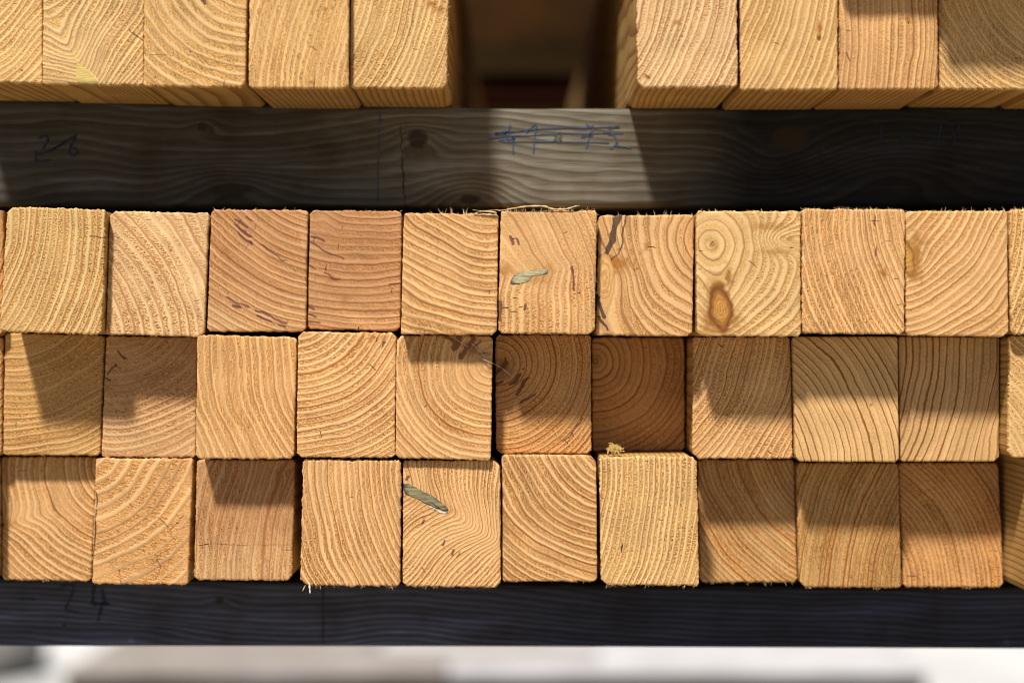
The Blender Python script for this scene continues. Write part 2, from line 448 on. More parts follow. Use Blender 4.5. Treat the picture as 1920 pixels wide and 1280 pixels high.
def build_timber(sp):
    d0 = sp['d'] / 1000.0
    (tlx, tly), (trx, try_), (brx, bry), (blx, bly) = sp['q']
    cs = sp['cham']
    stepx = sp.get('grid', 1.7)
    Wp, Hp = (trx - tlx + brx - blx) / 2, (bly - tly + bry - try_) / 2
    nu, nv = max(8, int(Wp / stepx)), max(8, int(Hp / stepx))
    sd = sp['seed']
    vv = np.linspace(0, 1, nv + 1)
    # finer rows towards the corners so the chamfer edge is clean
    U, V = np.meshgrid(np.linspace(0, 1, nu + 1), vv)
    left_in = inset(V * Hp, cs[0]) + inset((1 - V) * Hp, cs[3])
    right_in = inset(V * Hp, cs[1]) + inset((1 - V) * Hp, cs[2])
    lx = tlx + (blx - tlx) * V + left_in
    rx = trx + (brx - trx) * V - right_in
    X = lx + (rx - lx) * U
    ty = tly + (try_ - tly) * U
    by = bly + (bry - bly) * U
    Y = ty + (by - ty) * V
    # ragged sawn edges
    amp = 1.3 * sp.get('rag', .8)
    rag_b = amp * (vnoise(X / 3.1, Y * 0 + 1, sd + 20) + .8 * vnoise(X / 11., Y * 0 + 4, sd + 21))
    rag_s = amp * .6 * (vnoise(Y / 3.3, X * 0 + 2, sd + 22) + .9 * vnoise(Y / 14., X * 0 + 9, sd + 23))
    e_b = np.clip(1 - (1 - V) * Hp / 4.0, 0, 1); e_t = np.clip(1 - V * Hp / 4.0, 0, 1)
    e_l = np.clip(1 - U * Wp / 4.0, 0, 1); e_r = np.clip(1 - (1 - U) * Wp / 4.0, 0, 1)
    Yr = Y + rag_b * e_b + rag_b * 1.1 * e_t
    Xr = X + rag_s * e_l + rag_s * e_r
    at = ring_field(sp, X, Y)
    at['kd'] = at['kd']
    # real relief of the sawn face: torn early wood lies lower than the late-wood ridges
    fr = at['ring'] - np.floor(at['ring'])
    rel = np.where(fr > .5, (fr - .5) * 2, 0.0) * .00005
    edge = np.maximum.reduce([e_b, e_t, e_l, e_r])
    depth = d0 - rel + edge ** 2 * .00035 + .00012 * vnoise(X / 40., Y / 40., sd + 30)
    skew = sp.get('skew', (0, 0))          # face not quite square: mm over the width / height
    depth = depth + skew[0] / 1000 * (U - .5) + skew[1] / 1000 * (V - .5)
    k = (D + d0) / D
    P = np.stack([(Xr - 960) * S * k, depth, (640 - Yr) * S * k], axis=-1)
    nr, nc = P.shape[:2]
    idx = np.arange(nr * nc).reshape(nr, nc)
    quads = np.stack([idx[:-1, :-1], idx[1:, :-1], idx[1:, 1:], idx[:-1, 1:]], axis=-1).reshape(-1, 4)
    loop = np.concatenate([idx[0, :], idx[1:, -1], idx[-1, -2::-1], idx[-2:0:-1, 0]])
    verts = P.reshape(-1, 3)
    skirt = verts[loop].copy(); skirt[:, 1] += .0022
    n0 = len(verts)
    L = len(loop)
    j = np.arange(L)
    sq = np.stack([loop[j], loop[(j + 1) % L], n0 + (j + 1) % L, n0 + j], axis=-1)
    cxw, czw = verts[:, 0].mean(), verts[:, 2].mean()
    origin = np.array([cxw, d0, czw])
    allv = np.concatenate([verts, skirt]) - origin
    attrs = {kk: np.concatenate([a.ravel(), a.ravel()[loop]]) for kk, a in at.items()}
    # body: the outline of the face run back along the timber
    step = 3
    bl = loop[::step]
    Xb, Yb = X.ravel()[bl], Y.ravel()[bl]
    shrink = .0002
    bx = (Xb - 960) * S * k; bz = (640 - Yb) * S * k
    bx = bx + np.sign(cxw - bx) * shrink; bz = bz + np.sign(czw - bz) * shrink
    ys = [d0 + .0007 + max(0, abs(skew[0]) + abs(skew[1])) / 1000, d0 + .03, d0 + .09, d0 + .2, d0 + sp.get('len', .8)]
    nb = len(bl)
    bv = np.concatenate([np.stack([bx, np.full(nb, yy), bz], axis=-1) for yy in ys]) - origin
    bq = []
    for s_ in range(len(ys) - 1):
        for a in range(nb):
            b2 = (a + 1) % nb
            bq.append((s_ * nb + a, s_ * nb + b2, (s_ + 1) * nb + b2, (s_ + 1) * nb + a))
    faces = bq + [tuple(range(nb))[::-1], tuple(range((len(ys) - 1) * nb, len(ys) * nb))]
    rb = np.tile(at['ring'].ravel()[bl], len(ys))
    body = link_mesh('timber', bv, [tuple(f) for f in faces], sp.get('side', SIDE), None, {'ring': rb})
    body.location = origin
    tag(body, sp['label'], 'timber', sp.get('group', 'sawn timbers in the stack'))
    quad_mesh('sawn_end', allv, np.concatenate([quads, sq]), sp['mat'], body, attrs)
    # torn fibres along the edges
    fz = sp.get('fuzz')
    if fz:
        build_fuzz(sp, body, origin, k, d0, fz)
    return body, origin, k

def build_fuzz(sp, body, origin, k, d0, fz):
    rng = random.Random(sp['seed'] * 7 + 1)
    (tlx, tly), (trx, try_), (brx, bry), (blx, bly) = sp['q']
    cs = sp['cham']
    V, F = [], []
    def hair(px, py, ang, ln, wd):
        pts = []
        x, y, a = px, py, ang
        dy = rng.uniform(-.0006, .0010)
        for i in range(4):
            pts.append((x, y, dy * i / 3))
            x += math.cos(a) * ln / 3; y += math.sin(a) * ln / 3
            a += rng.uniform(-.6, .6)
        b0 = len(V)
        for i, (x, y, dd) in enumerate(pts):
            w = wd * (1 - i / 3.4) / 2
            nx, ny = -math.sin(ang) * w, math.cos(ang) * w
            for (ax, ay, az) in ((nx, ny, 0), (-nx, -ny, 0), (0, 0, w * S)):
                V.append(((x + ax - 960) * S * k, d0 + .0006 + dd + az, (640 - y - ay) * S * k))
        for i in range(3):
            for q in range(3):
                a_, b_ = b0 + i * 3 + q, b0 + i * 3 + (q + 1) % 3
                F.append((a_, b_, b_ + 3, a_ + 3))
    for side, n, ln in fz:
        x = None
        for _ in range(int(n * 1.15)):
            u = rng.random()
            if x is not None and rng.random() < .55:
                u = min(1, max(0, x + rng.gauss(0, .02)))
            x = u
            l_ = 1.0 * ln * (rng.random() ** 2.0 + .2)
            w_ = rng.uniform(.7, 1.5)
            if side == 't':
                c0, c1 = cs[0] * .7, cs[1] * .7
                px = tlx + c0 + (trx - tlx - c0 - c1) * u; py = tly + (try_ - tly) * u + 1
                hair(px, py, -math.pi / 2 + rng.gauss(0, .75), l_, w_)
            elif side == 'b':
                c0, c1 = cs[3] * .8, cs[2] * .8
                px = blx + c0 + (brx - blx - c0 - c1) * u; py = bly + (bry - bly) * u - 1
                hair(px, py, math.pi / 2 + rng.gauss(0, .6), l_, w_)
            elif side == 'l':
                px = tlx + (blx - tlx) * u + 1; py = tly + cs[0] + (bly - tly - cs[0] - cs[3]) * u
                hair(px, py, math.pi + rng.gauss(0, .6), l_ * .6, w_)
            else:
                px = trx + (brx - trx) * u - 1; py = try_ + cs[1] + (bry - try_ - cs[1] - cs[2]) * u
                hair(px, py, rng.gauss(0, .6), l_ * .6, w_)
    o = link_mesh('torn_fibres', np.array(V) - origin, F, FIBRE, body)
    o['kind'] = 'stuff'

# ------------------------------------------------------------------ colour families of the sawn ends
def fam(kind, seed, **kw):
    r = random.Random(seed * 13 + 5)
    F = {
        'gold':   dict(Early=(.59, .345, .110), Smooth=(.67, .465, .210), Line=(.40, .195, .065), LineAmount=.85, LineWidth=.16),
        'yellow': dict(Early=(.58, .350, .115), Smooth=(.66, .470, .210), Line=(.40, .205, .070), LineAmount=.85, LineWidth=.22),
        'honey':  dict(Early=(.59, .315, .105), Smooth=(.67, .430, .195), Line=(.35, .145, .042), LineAmount=.90, LineWidth=.17),
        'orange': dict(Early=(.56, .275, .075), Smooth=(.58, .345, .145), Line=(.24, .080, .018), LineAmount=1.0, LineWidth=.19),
        'rose':   dict(Early=(.57, .325, .125), Smooth=(.61, .405, .205), Line=(.33, .150, .062), LineAmount=.85, LineWidth=.20),
        'pale':   dict(Early=(.63, .385, .165), Smooth=(.72, .515, .265), Line=(.38, .175, .068), LineAmount=.85, LineWidth=.17),
        'clean':  dict(Early=(.59, .385, .165), Smooth=(.62, .410, .175), Line=(.25, .090, .024), LineAmount=1.1, LineWidth=.15, Granular=.25, Relief=.5),
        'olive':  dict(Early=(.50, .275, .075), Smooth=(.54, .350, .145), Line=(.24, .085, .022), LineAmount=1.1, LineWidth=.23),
    }[kind]
    F = dict(F)
    j = 1 + r.uniform(-.05, .05)
    for c in ('Early', 'Smooth'):
        e_ = (.975, .89, .86) if c == 'Early' else (1.09, 1.035, 1.02)
        F[c] = tuple(v * j * q_ for v, q_ in zip(F[c], e_))
    F['Line'] = (F['Line'][0] * 1.12, F['Line'][1] * 1.02, F['Line'][2] * .9)
    F['Seed'] = seed * 3.17
    F.update(kw)
    return end_mat(**F)

SEED = [100]
TIMBERS = []
def T(q, d, pith, step, kind, label, cham=None, mat=None, **kw):
    SEED[0] += 1
    s = SEED[0]
    r = random.Random(s)
    if cham is None:
        cham = (r.uniform(2, 6), r.uniform(2, 7), r.uniform(6, 14), r.uniform(5, 13))
    cham = tuple(c * .82 for c in cham)
    sp = dict(q=[list(p) for p in q], d=d, pith=pith, step=step, cham=cham, label=label, seed=s, mat=fam(kind, s, **(mat or {})))
    sp.update(kw)
    TIMBERS.append(sp)
    return sp

SP = {}
# ---- upper layer, the pack beside the gap (five timbers)
SP['U1'] = T([(-110, -78), (79, -78), (79, 156), (-110, 154)], -6, (-175, -140), 11.5, 'yellow', 'yellowish timber end with diagonal grain beside the one with a yellow knot wedge', wob=.9,
             cham=(5, 5, 5, 8), mat=dict(EarlyPart=.42))
SP['U2'] = T([(81, -78), (270, -78), (269, 160), (80, 157)], -9, (62, -70), 12, 'yellow', 'timber end with a pale yellow wedge-shaped knot at its bottom edge', cham=(5, 5, 4, 4), smooth_core=60,
             bends=[(150, 125, 58, 95, 42, -5.0)], mat=dict(EarlyPart=.45, Line=(.36, .20, .10)), grow=2.0,
             cracks=[(1.6, [(244, 60), (256, 68), (269, 76)])])
SP['U3'] = T([(271, -78), (464, -78), (459, 164), (269, 161)], -11, (470, -75), 17, 'gold', 'broad-ringed golden timber end beside a dark narrow gap in the upper layer', cham=(6, 6, 11, 4), mat=dict(EarlyPart=.58, Line=(.40, .22, .09)),
             cracks=[(1.3, [(271, 102), (322, 105)]), (1.6, [(422, 150), (418, 163)]), (1.5, [(289, 148), (292, 144)])], resin=[(4, [(380, 2), (384, 8)])], wob=.25)
SP['U4'] = T([(469, -78), (654, -78), (653, 166), (466, 165)], -13, (1060, 190), 12, 'gold', 'golden timber end with steep fine grain between two narrow dark gaps, upper layer', cham=(6, 6, 10, 6),
             resin=[(2.5, [(580, 90), (592, 92)])], cracks=[(1.2, [(590, 140), (589, 164)])], stains=[(583, 154, 5, 4, .8), (609, 18, 4, 4, .6)])
SP['U5'] = T([(657, -78), (842, -78), (838, 166), (655, 165)], -8, (330, -90), 11, 'yellow', 'timber end closing the pack beside the open gap, two brown spots near its upper corner', cham=(6, 6, 12, 4),
             stains=[(808, 8, 7, 7, .9), (822, 18, 9, 5, .8)], fuzz=[('r', 40, 9)], resin=[(2, [(776, 92), (784, 92)])], mat=dict(Line=(.34, .16, .05)))
# ---- upper layer beyond the gap
SP['V1'] = T([(1193, -78), (1381, -78), (1383, 163), (1196, 164)], -14, (930, -60), 12, 'pale', 'pale pinkish timber end with small brown pockmarks beside the open gap, its side in sun', cham=(6, 6, 5, 13),
             stains=[(1270, 43, 6, 4, 1), (1215, 145, 5, 4, .9)], cracks=[(1.8, [(1211, 140), (1219, 147)])], mat=dict(Line=(.34, .15, .07)), rag=1.2)
SP['V2'] = T([(1388, -78), (1571, -78), (1571, 168), (1389, 169)], -12, (985, -110), 12.5, 'gold', 'timber end with a glistening resin drop near one edge of its steep grain', cham=(5, 5, 4, 4), mat=dict(Granular=.5, Line=(.32, .155, .05), LineAmount=.8),
             stains=[(1536, 54, 5, 11, .9)])
SP['V3'] = T([(1575, -78), (1757, -78), (1759, 167), (1574, 168)], -12, (840, 70), 11, 'honey', 'honey timber end with upright grain and a short pitch streak, upper layer', cham=(5, 5, 8, 5), mat=dict(Granular=.5, Line=(.32, .145, .05)),
             resin=[(3, [(1588, 100), (1594, 112)])], stains=[(1703, 38, 4, 5, .8)], cracks=[(1.3, [(1575, 57), (1594, 58)])])
SP['V4'] = T([(1761, -78), (1948, -78), (1950, 168), (1761, 167)], -6, (2010, -60), 10.5, 'gold', 'half shaded timber end with slanting close grain at the end of the upper layer', cham=(5, 5, 9, 5), mat=dict(Line=(.30, .14, .05)))
SP['V5'] = T([(1953, -78), (2140, -78), (2140, 168), (1953, 168)], -10, (2300, -60), 11, 'gold', 'timber beyond the half shaded one at the end of the upper layer', grid=4)

# ---- first full layer
tf = [('t', 60, 9)]
SP['A0'] = T([(-185, 394), (6, 394), (6, 632), (-185, 632)], 26, (-300, 400), 11, 'orange', 'timber at the edge of the view, set back beside the finely grained yellow one', grid=3)
SP['A1'] = T([(14, 388), (198, 393), (190, 627), (-1, 622)], 5, (-300, 395), 11.5, 'yellow', 'yellow timber end with bold curved ridged grain and one short crack at its side', cham=(13, 5, 8, 9),
             cracks=[(1.8, [(168, 443), (184, 444), (199, 446)])], mat=dict(EarlyPart=.48, Relief=1.25), wob=.6, rag=1.1)
SP['A2'] = T([(203, 396), (391, 399), (382, 631), (198, 627)], 11, (18, 655), 12, 'pale', 'pale timber end with smooth leaning stripes next to the yellow ridged one', cham=(11, 5, 10, 5), grow=-1.5, vary=.8)
SP['A3'] = T([(396, 393), (577, 394), (573, 622), (388, 622)], 13, (640, 215), 12, 'rose', 'shaded timber end with two chains of purplish pitch streaks', cham=(7, 6, 9, 7), fuzz=[('t', 22, 8)],
             resin=[(4, [(441, 410), (452, 420), (462, 428)]), (4.5, [(443, 424), (455, 434), (470, 443)]), (3.5, [(446, 436), (458, 447), (472, 456)]), (3.5, [(460, 407), (474, 416)]),
                    (3.5, [(490, 458), (505, 470), (520, 480)]), (3, [(505, 470), (530, 487), (540, 488)]), (4, [(425, 556), (447, 570), (466, 575)]), (5, [(437, 573), (450, 578)]),
                    (4, [(480, 582), (505, 592), (538, 606)]), (4, [(484, 593), (508, 604)]), (4, [(521, 608), (535, 612)])],
             cracks=[(1.4, [(452, 412), (446, 422)]), (1.4, [(480, 422), (476, 432)]), (1.4, [(468, 450), (474, 460)]), (1.2, [(536, 484), (532, 492)])], heart=[(480, 430, 130, 150, .85)], mat=dict(Granular=.6))  # soft partial shade of this end painted in as a tone
SP['A4'] = T([(581, 394), (753, 396), (750, 621), (576, 616)], 15, (690, 120), 14.5, 'rose', 'shaded timber end with nearly level grain and dark violet flecks along one side', cham=(9, 6, 10, 7), fuzz=[('t', 14, 6)],
             resin=[(4.5, [(586, 444), (594, 446), (606, 452)]), (3.5, [(584, 454), (604, 468), (622, 478)]), (3, [(620, 476), (645, 486)]), (4, [(608, 510), (620, 520), (634, 524)]), (4, [(730, 534), (750, 530)]),
                    (4, [(578, 574), (590, 580)]), (4, [(579, 588), (592, 592)]), (4, [(578, 604), (598, 606)]), (3, [(578, 498), (590, 505)])],
             cracks=[(1.6, [(592, 444), (588, 453)]), (1.6, [(613, 497), (611, 508)]), (1.5, [(734, 540), (734, 548)]), (1.6, [(672, 613), (671, 620)])], bends=[(603, 395, 70, 45, 25, 1.2)],
             stains=[(622, 522, 8, 9, .7), (646, 562, 6, 7, .5)], heart=[(665, 440, 120, 165, .95)], mat=dict(Granular=.75))  # tone paints the soft shade, fading towards the bottom
SP['A5'] = T([(757, 400), (934, 401), (932, 628), (752, 627)], 0, (930, 255), 15, 'honey', 'clean sunlit timber end with wide sweeping rings under a tuft of splinters', cham=(4, 5, 11, 4), fuzz=[('t', 40, 12)], smooth_core=110,
             cracks=[(1.3, [(820, 482), (818, 487)]), (1.2, [(788, 496), (786, 503)])], mat=dict(EarlyPart=.45, Line=(.34, .15, .05)), wob=.7)
SP['A6'] = T([(939, 396), (1119, 395), (1115, 627), (934, 625)], -2, (690, 600), 14, 'honey', 'timber end with a grey green sliver of dead knot across its grain', cham=(4, 5, 13, 8), fuzz=[('t', 75, 10), ('r', 30, 9)], wob=.35,
             bends=[(985, 512, -7, 120, 26, -1.5), (985, 430, -100, 85, 75, -1.1)], mat=dict(EarlyPart=.52, Line=(.40, .20, .08), LineWidth=.2),
             resin=[(6, [(957, 444), (961, 455)]), (4, [(1072, 500), (1076, 520), (1077, 545)]), (5, [(985, 570), (985, 580)]), (7, [(938, 566), (937, 600)]), (3.5, [(968, 446), (973, 458)])],
             cracks=[(2, [(962, 449), (968, 447)]), (2, [(944, 577), (953, 577)]), (2, [(958, 585), (969, 585)]), (2, [(973, 576), (981, 575)]), (2, [(962, 560), (968, 559)]), (2, [(1084, 550), (1089, 550)]), (1.2, [(943, 606), (951, 606)])],
             stains=[(948, 506, 14, 10, .6), (1028, 505, 14, 10, .5), (1000, 522, 32, 9, .45)])
SP['A7'] = T([(1123, 404), (1302, 403), (1298, 631), (1118, 628)], 4, (1352, 447), 16, 'honey', 'timber end with a black bark pocket and a yellow knot along its edge', cham=(4, 5, 11, 4), fuzz=[('t', 45, 10)], grow=-1.2, vary=.6,
             bends=[(1130, 520, 0, 70, 60, 2.8)], knots=[(1133, 520, 90, 40, 15, 1)], mat=dict(KnotIn=(.64, .36, .13), KnotRim=(.52, .28, .07), EarlyPart=.4, Line=(.33, .14, .045), Resin=(.045, .028, .02)),
             resin=[(11, [(1159, 404), (1154, 420), (1150, 440)]), (9, [(1150, 440), (1145, 460)]), (8, [(1145, 460), (1136, 474), (1127, 484)]), (3, [(1173, 404), (1168, 440), (1166, 465), (1156, 480), (1146, 488)]), (7, [(1120, 486), (1122, 520), (1121, 560)]), (7, [(1120, 565), (1126, 578), (1133, 592)]), (5, [(1122, 595), (1130, 605), (1139, 618)])],
             cracks=[(1.8, [(1213, 462), (1228, 465)]), (1.2, [(1188, 490), (1190, 510)])], stains=[(1156, 494, 28, 14, .95), (1212, 461, 5, 8, .8), (1168, 500, 14, 9, .5)], smooth_core=130)
SP['A8'] = T([(1306, 396), (1501, 396), (1502, 631), (1308, 630)], -2, (1334, 457), 17, 'gold', 'timber end showing the pith and two round knots, one brown and one pale', cham=(6, 5, 7, 7), fuzz=[('t', 28, 8)], smooth_core=150,
             knots=[(1351, 578, 86, 41, 21)], bends=[(1351, 575, 90, 62, 44, -2.2), (1478, 448, 0, 44, 24, 5.0)],
             wob=.35, mat=dict(KnotIn=(.52, .245, .055), KnotRim=(.20, .065, .012), EarlyPart=.4, Line=(.38, .18, .06), LineWidth=.13, Stain=(.34, .15, .03)),
             stains=[(1482, 447, 10, 5, .7), (1343, 537, 14, 14, 1.0), (1366, 521, 6, 17, 1.1), (1328, 600, 10, 22, .9), (1375, 600, 16, 12, .9), (1338, 458, 6, 8, .8), (1440, 425, 30, 8, .7), (1455, 472, 26, 6, .6), (1345, 620, 36, 7, .8)],
             cracks=[(1.3, [(1405, 488), (1417, 500)]), (1, [(1308, 470), (1318, 471)]), (1, [(1308, 505), (1316, 506)]), (1, [(1308, 540), (1314, 541)]), (1, [(1330, 462), (1338, 452)])])
SP['A9'] = T([(1504, 392), (1697, 393), (1696, 627), (1505, 625)], -2, (1990, 385), 10.8, 'honey', 'evenly striped timber end with upright grain beside the two-knot one', cham=(5, 5, 9, 6), fuzz=[('t', 85, 9)], mat=dict(EarlyPart=.5, Line=(.36, .17, .06), LineWidth=.17),
             stains=[(1657, 510, 6, 9, .9), (1650, 497, 6, 3, .8)], resin=[(3, [(1641, 404), (1641, 425)]), (2.5, [(1643, 460), (1643, 480)])],
             cracks=[(1.6, [(1676, 522), (1686, 523)]), (1.6, [(1684, 572), (1692, 571)]), (1.3, [(1634, 415), (1648, 415)]), (1.3, [(1660, 452), (1672, 452)])])
SP['A10'] = T([(1699, 396), (1889, 395), (1891, 631), (1700, 629)], -1, (1648, 345), 14, 'honey', 'timber end with an amber knot at one edge and slanting grain', cham=(5, 7, 12, 6), fuzz=[('t', 50, 9)], wob=.6,
              knots=[(1703, 486, 82, 34, 11)], bends=[(1700, 488, 0, 46, 40, -2.6)], mat=dict(KnotIn=(.50, .26, .055), KnotRim=(.30, .13, .025), Granular=.5, Line=(.38, .20, .075), LineWidth=.2, Stain=(.36, .16, .03)),
              stains=[(1717, 478, 9, 30, 1.0), (1716, 514, 11, 12, 1.0), (1722, 455, 16, 6, .7)])
SP['A11'] = T([(1893, 393), (2085, 393), (2085, 629), (1897, 627)], 3, (1440, 380), 10.5, 'gold', 'timber end cut off by the view beside the amber-knot one', fuzz=[('t', 60, 9)], cham=(5, 5, 9, 7), grid=2.4)

# ---- second layer
SP['B0'] = T([(-185, 634), (4, 634), (3, 856), (-185, 856)], 30, (-300, 500), 11, 'orange', 'timber at the edge of the view beside the shaded corner-ringed one', grid=3)
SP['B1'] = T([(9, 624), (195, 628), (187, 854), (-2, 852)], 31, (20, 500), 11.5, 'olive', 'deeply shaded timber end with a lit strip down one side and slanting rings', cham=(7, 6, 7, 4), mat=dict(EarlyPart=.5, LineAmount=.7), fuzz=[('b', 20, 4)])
SP['B2'] = T([(199, 630), (370, 631), (366, 857), (190, 856)], 29, (218, 560), 13.5, 'rose', 'timber end with brown pitch hooks in its upper corner, lower part in sun', cham=(5, 4, 5, 4), mat=dict(LineAmount=.7),
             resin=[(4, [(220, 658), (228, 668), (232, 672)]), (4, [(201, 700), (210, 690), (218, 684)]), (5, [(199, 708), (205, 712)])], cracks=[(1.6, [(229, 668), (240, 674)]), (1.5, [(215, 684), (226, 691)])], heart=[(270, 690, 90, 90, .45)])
SP['B3'] = T([(370, 626), (556, 626), (551, 860), (367, 860)], 11, (800, 655), 14, 'honey', 'fully sunlit timber end with leaning stripes, middle layer', cham=(5, 7, 9, 8), mat=dict(Line=(.40, .21, .08), LineWidth=.2, Granular=.7), fuzz=[('t', 12, 4)])
SP['B4'] = T([(559, 622), (742, 624), (740, 858), (556, 857)], 8, (552, 560), 14.5, 'honey', 'sunlit timber end with wide arcs around its upper corner, middle layer', cham=(11, 9, 7, 10), grow=1.6, mat=dict(EarlyPart=.55, Relief=1.1),
             stains=[(700, 632, 6, 5, .8), (718, 638, 4, 7, .6)], resin=[(3, [(706, 634), (704, 640)]), (3, [(720, 642), (718, 650)])], cracks=[(1.5, [(694, 684), (704, 694)])])
SP['B5'] = T([(744, 629), (924, 628), (920, 863), (741, 858)], 8, (921, 681), 14, 'honey', 'timber end with bright rings about a pith at its edge and dark pitch above', cham=(11, 9, 4, 8), grow=.6, smooth_core=95,
             mat=dict(EarlyPart=.5, Relief=1.2, Resin=(.20, .075, .03), Stain=(.30, .125, .05)), resin=[(9, [(838, 632), (850, 639)]), (10, [(862, 630), (854, 652)]), (8, [(874, 648), (866, 668)]), (7, [(888, 632), (872, 655)]), (3, [(900, 640), (886, 652)]), (3, [(913, 661), (898, 664)])],
             stains=[(884, 652, 14, 16, .85), (908, 672, 18, 18, .6), (918, 690, 8, 6, .7)], fuzz=[('b', 14, 4)])
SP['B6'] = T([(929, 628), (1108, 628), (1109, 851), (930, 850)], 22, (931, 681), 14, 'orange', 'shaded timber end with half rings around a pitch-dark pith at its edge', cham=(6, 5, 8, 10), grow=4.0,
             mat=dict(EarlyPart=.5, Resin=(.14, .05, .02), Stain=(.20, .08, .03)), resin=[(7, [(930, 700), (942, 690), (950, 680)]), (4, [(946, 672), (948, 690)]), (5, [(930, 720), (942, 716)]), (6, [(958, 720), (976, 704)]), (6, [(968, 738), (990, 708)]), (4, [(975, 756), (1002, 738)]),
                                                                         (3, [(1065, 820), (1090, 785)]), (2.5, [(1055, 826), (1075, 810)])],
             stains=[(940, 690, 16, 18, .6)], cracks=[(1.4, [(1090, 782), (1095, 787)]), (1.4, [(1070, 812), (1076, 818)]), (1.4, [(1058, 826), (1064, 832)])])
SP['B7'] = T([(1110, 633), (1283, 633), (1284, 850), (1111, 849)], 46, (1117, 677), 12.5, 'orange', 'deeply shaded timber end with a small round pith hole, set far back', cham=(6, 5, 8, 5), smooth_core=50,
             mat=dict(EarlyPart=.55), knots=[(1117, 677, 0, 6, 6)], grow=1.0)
SP['B8'] = T([(1300, 629), (1484, 632), (1488, 860), (1299, 859)], 21, (1060, 590), 11.2, 'honey', 'timber end half cut by a slanting shadow edge, beside the far set-back one', cham=(4, 5, 6, 12), mat=dict(EarlyPart=.5, Line=(.28, .11, .035)),
             resin=[(3, [(1350, 646), (1356, 650)])], cracks=[(1.6, [(1440, 846), (1446, 850)])])
SP['B9'] = T([(1487, 631), (1683, 631), (1686, 866), (1492, 865)], 16, (1290, 900), 13, 'clean', 'smooth timber end with crisp thin dark lines, lower part in sun', cham=(4, 4, 8, 10), rag=.3,
             stains=[(1634, 758, 3, 2.5, 1)], vary=.25, wob=.3)
SP['B10'] = T([(1685, 631), (1874, 631), (1878, 865), (1689, 865)], 21, (1270, 650), 13, 'clean', 'smooth timber end with dark lines and a faint slanting hairline split', cham=(4, 4, 11, 5), rag=.3, mat=dict(LineWidth=.20),
              cracks=[(1.0, [(1780, 760), (1800, 740), (1830, 715), (1862, 688)])], bends=[(1868, 800, -60, 60, 28, 1.0)], vary=.25, wob=.3)
SP['B11'] = T([(1893, 631), (2085, 631), (2085, 876), (1891, 872)], 9, (1640, 960), 10, 'gold', 'partly shaded timber end cut off by the view, middle layer', cham=(5, 5, 9, 12), fuzz=[('l', 30, 7)], grid=2.0, rag=1.3)

# ---- third layer
SP['C0'] = T([(-190, 860), (-10, 860), (-10, 1088), (-190, 1088)], 30, (-400, 800), 11, 'orange', 'timber outside the view in the lowest layer', grid=5)
SP['C1'] = T([(-6, 856), (182, 857), (170, 1089), (-7, 1086)], 39, (232, 872), 12, 'honey', 'timber end with curved rings about its edge and a small crossing knot streak', cham=(4, 4, 6, 6), fuzz=[('b', 30, 5)],
             bends=[(25, 980, -18, 75, 22, -1.8)], stains=[(4, 982, 26, 10, .6)], cracks=[(4, [(-2, 985), (6, 983)])], mat=dict(EarlyPart=.5, Line=(.26, .11, .035), Relief=1.15))
SP['C2'] = T([(180, 859), (362, 860), (352, 1096), (172, 1094)], 28, (120, 800), 21, 'honey', 'timber end with very wide rings and a few jagged hairline cracks', cham=(3, 4, 5, 5), mat=dict(EarlyPart=.62, Line=(.33, .155, .055), LineAmount=.6), vary=.4,
             cracks=[(2.2, [(179, 922), (183, 935), (181, 950)]), (2.4, [(181, 955), (178, 975), (179, 1000), (176, 1030), (174, 1055), (172, 1085)]), (1.3, [(294, 968), (306, 978), (316, 988)]), (1.3, [(316, 996), (326, 988), (335, 978)]),
                     (1.4, [(293, 1044), (303, 1036), (314, 1032)]), (1.4, [(294, 1048), (302, 1062), (298, 1074), (292, 1086)]), (1.2, [(224, 1068), (227, 1094)]), (1.2, [(335, 972), (344, 968)]), (1.0, [(318, 1000), (328, 1010)])])
SP['C3'] = T([(369, 862), (553, 862), (547, 1088), (364, 1087)], 25, (1100, 1110), 11, 'rose', 'brownish shaded timber end with upright fine grain between two black gaps', cham=(5, 5, 10, 9), mat=dict(EarlyPart=.45, LineAmount=.85), vary=1.0, wob=.7,
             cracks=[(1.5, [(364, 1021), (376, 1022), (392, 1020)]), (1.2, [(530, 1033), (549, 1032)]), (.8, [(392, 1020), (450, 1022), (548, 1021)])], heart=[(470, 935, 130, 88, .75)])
SP['C4'] = T([(568, 861), (752, 861), (750, 1099), (563, 1097)], 9, (1060, 865), 11, 'honey', 'timber end with curving stripes and a hanging splinter at its lower corner', cham=(6, 5, 8, 14), fuzz=[('b', 46, 9)], mat=dict(EarlyPart=.48, Line=(.33, .13, .04), Relief=1.2, LineWidth=.17), rag=1.3)
SP['C5'] = T([(756, 863), (938, 862), (939, 1101), (755, 1098)], 11, (480, 800), 8.3, 'honey', 'timber end with a long grey spike knot and crowded bent rings', cham=(5, 14, 12, 9), fuzz=[('b', 60, 7)], mat=dict(EarlyPart=.45, Line=(.34, .15, .05), LineWidth=.2), wob=.9, vary=.8,
             bends=[(810, 937, 29, 150, 44, -4.6), (905, 1000, 29, 60, 24, -2.0)], resin=[(5, [(762, 898), (766, 892)]), (4, [(790, 982), (793, 974)]), (4, [(832, 1022), (835, 1014)]), (4, [(846, 1040), (850, 1030)]), (3, [(858, 1044), (862, 1036)])],
             stains=[(838, 955, 16, 10, .4), (785, 938, 34, 8, .4)])
SP['C6'] = T([(941, 853), (1118, 854), (1120, 1090), (941, 1090)], 14, (1160, 800), 13.2, 'honey', 'timber end with tall ridged arcs around its upper corner, lowest layer', cham=(5, 13, 8, 5), fuzz=[('b', 26, 5)], mat=dict(EarlyPart=.5, Line=(.30, .125, .04), Relief=1.35))
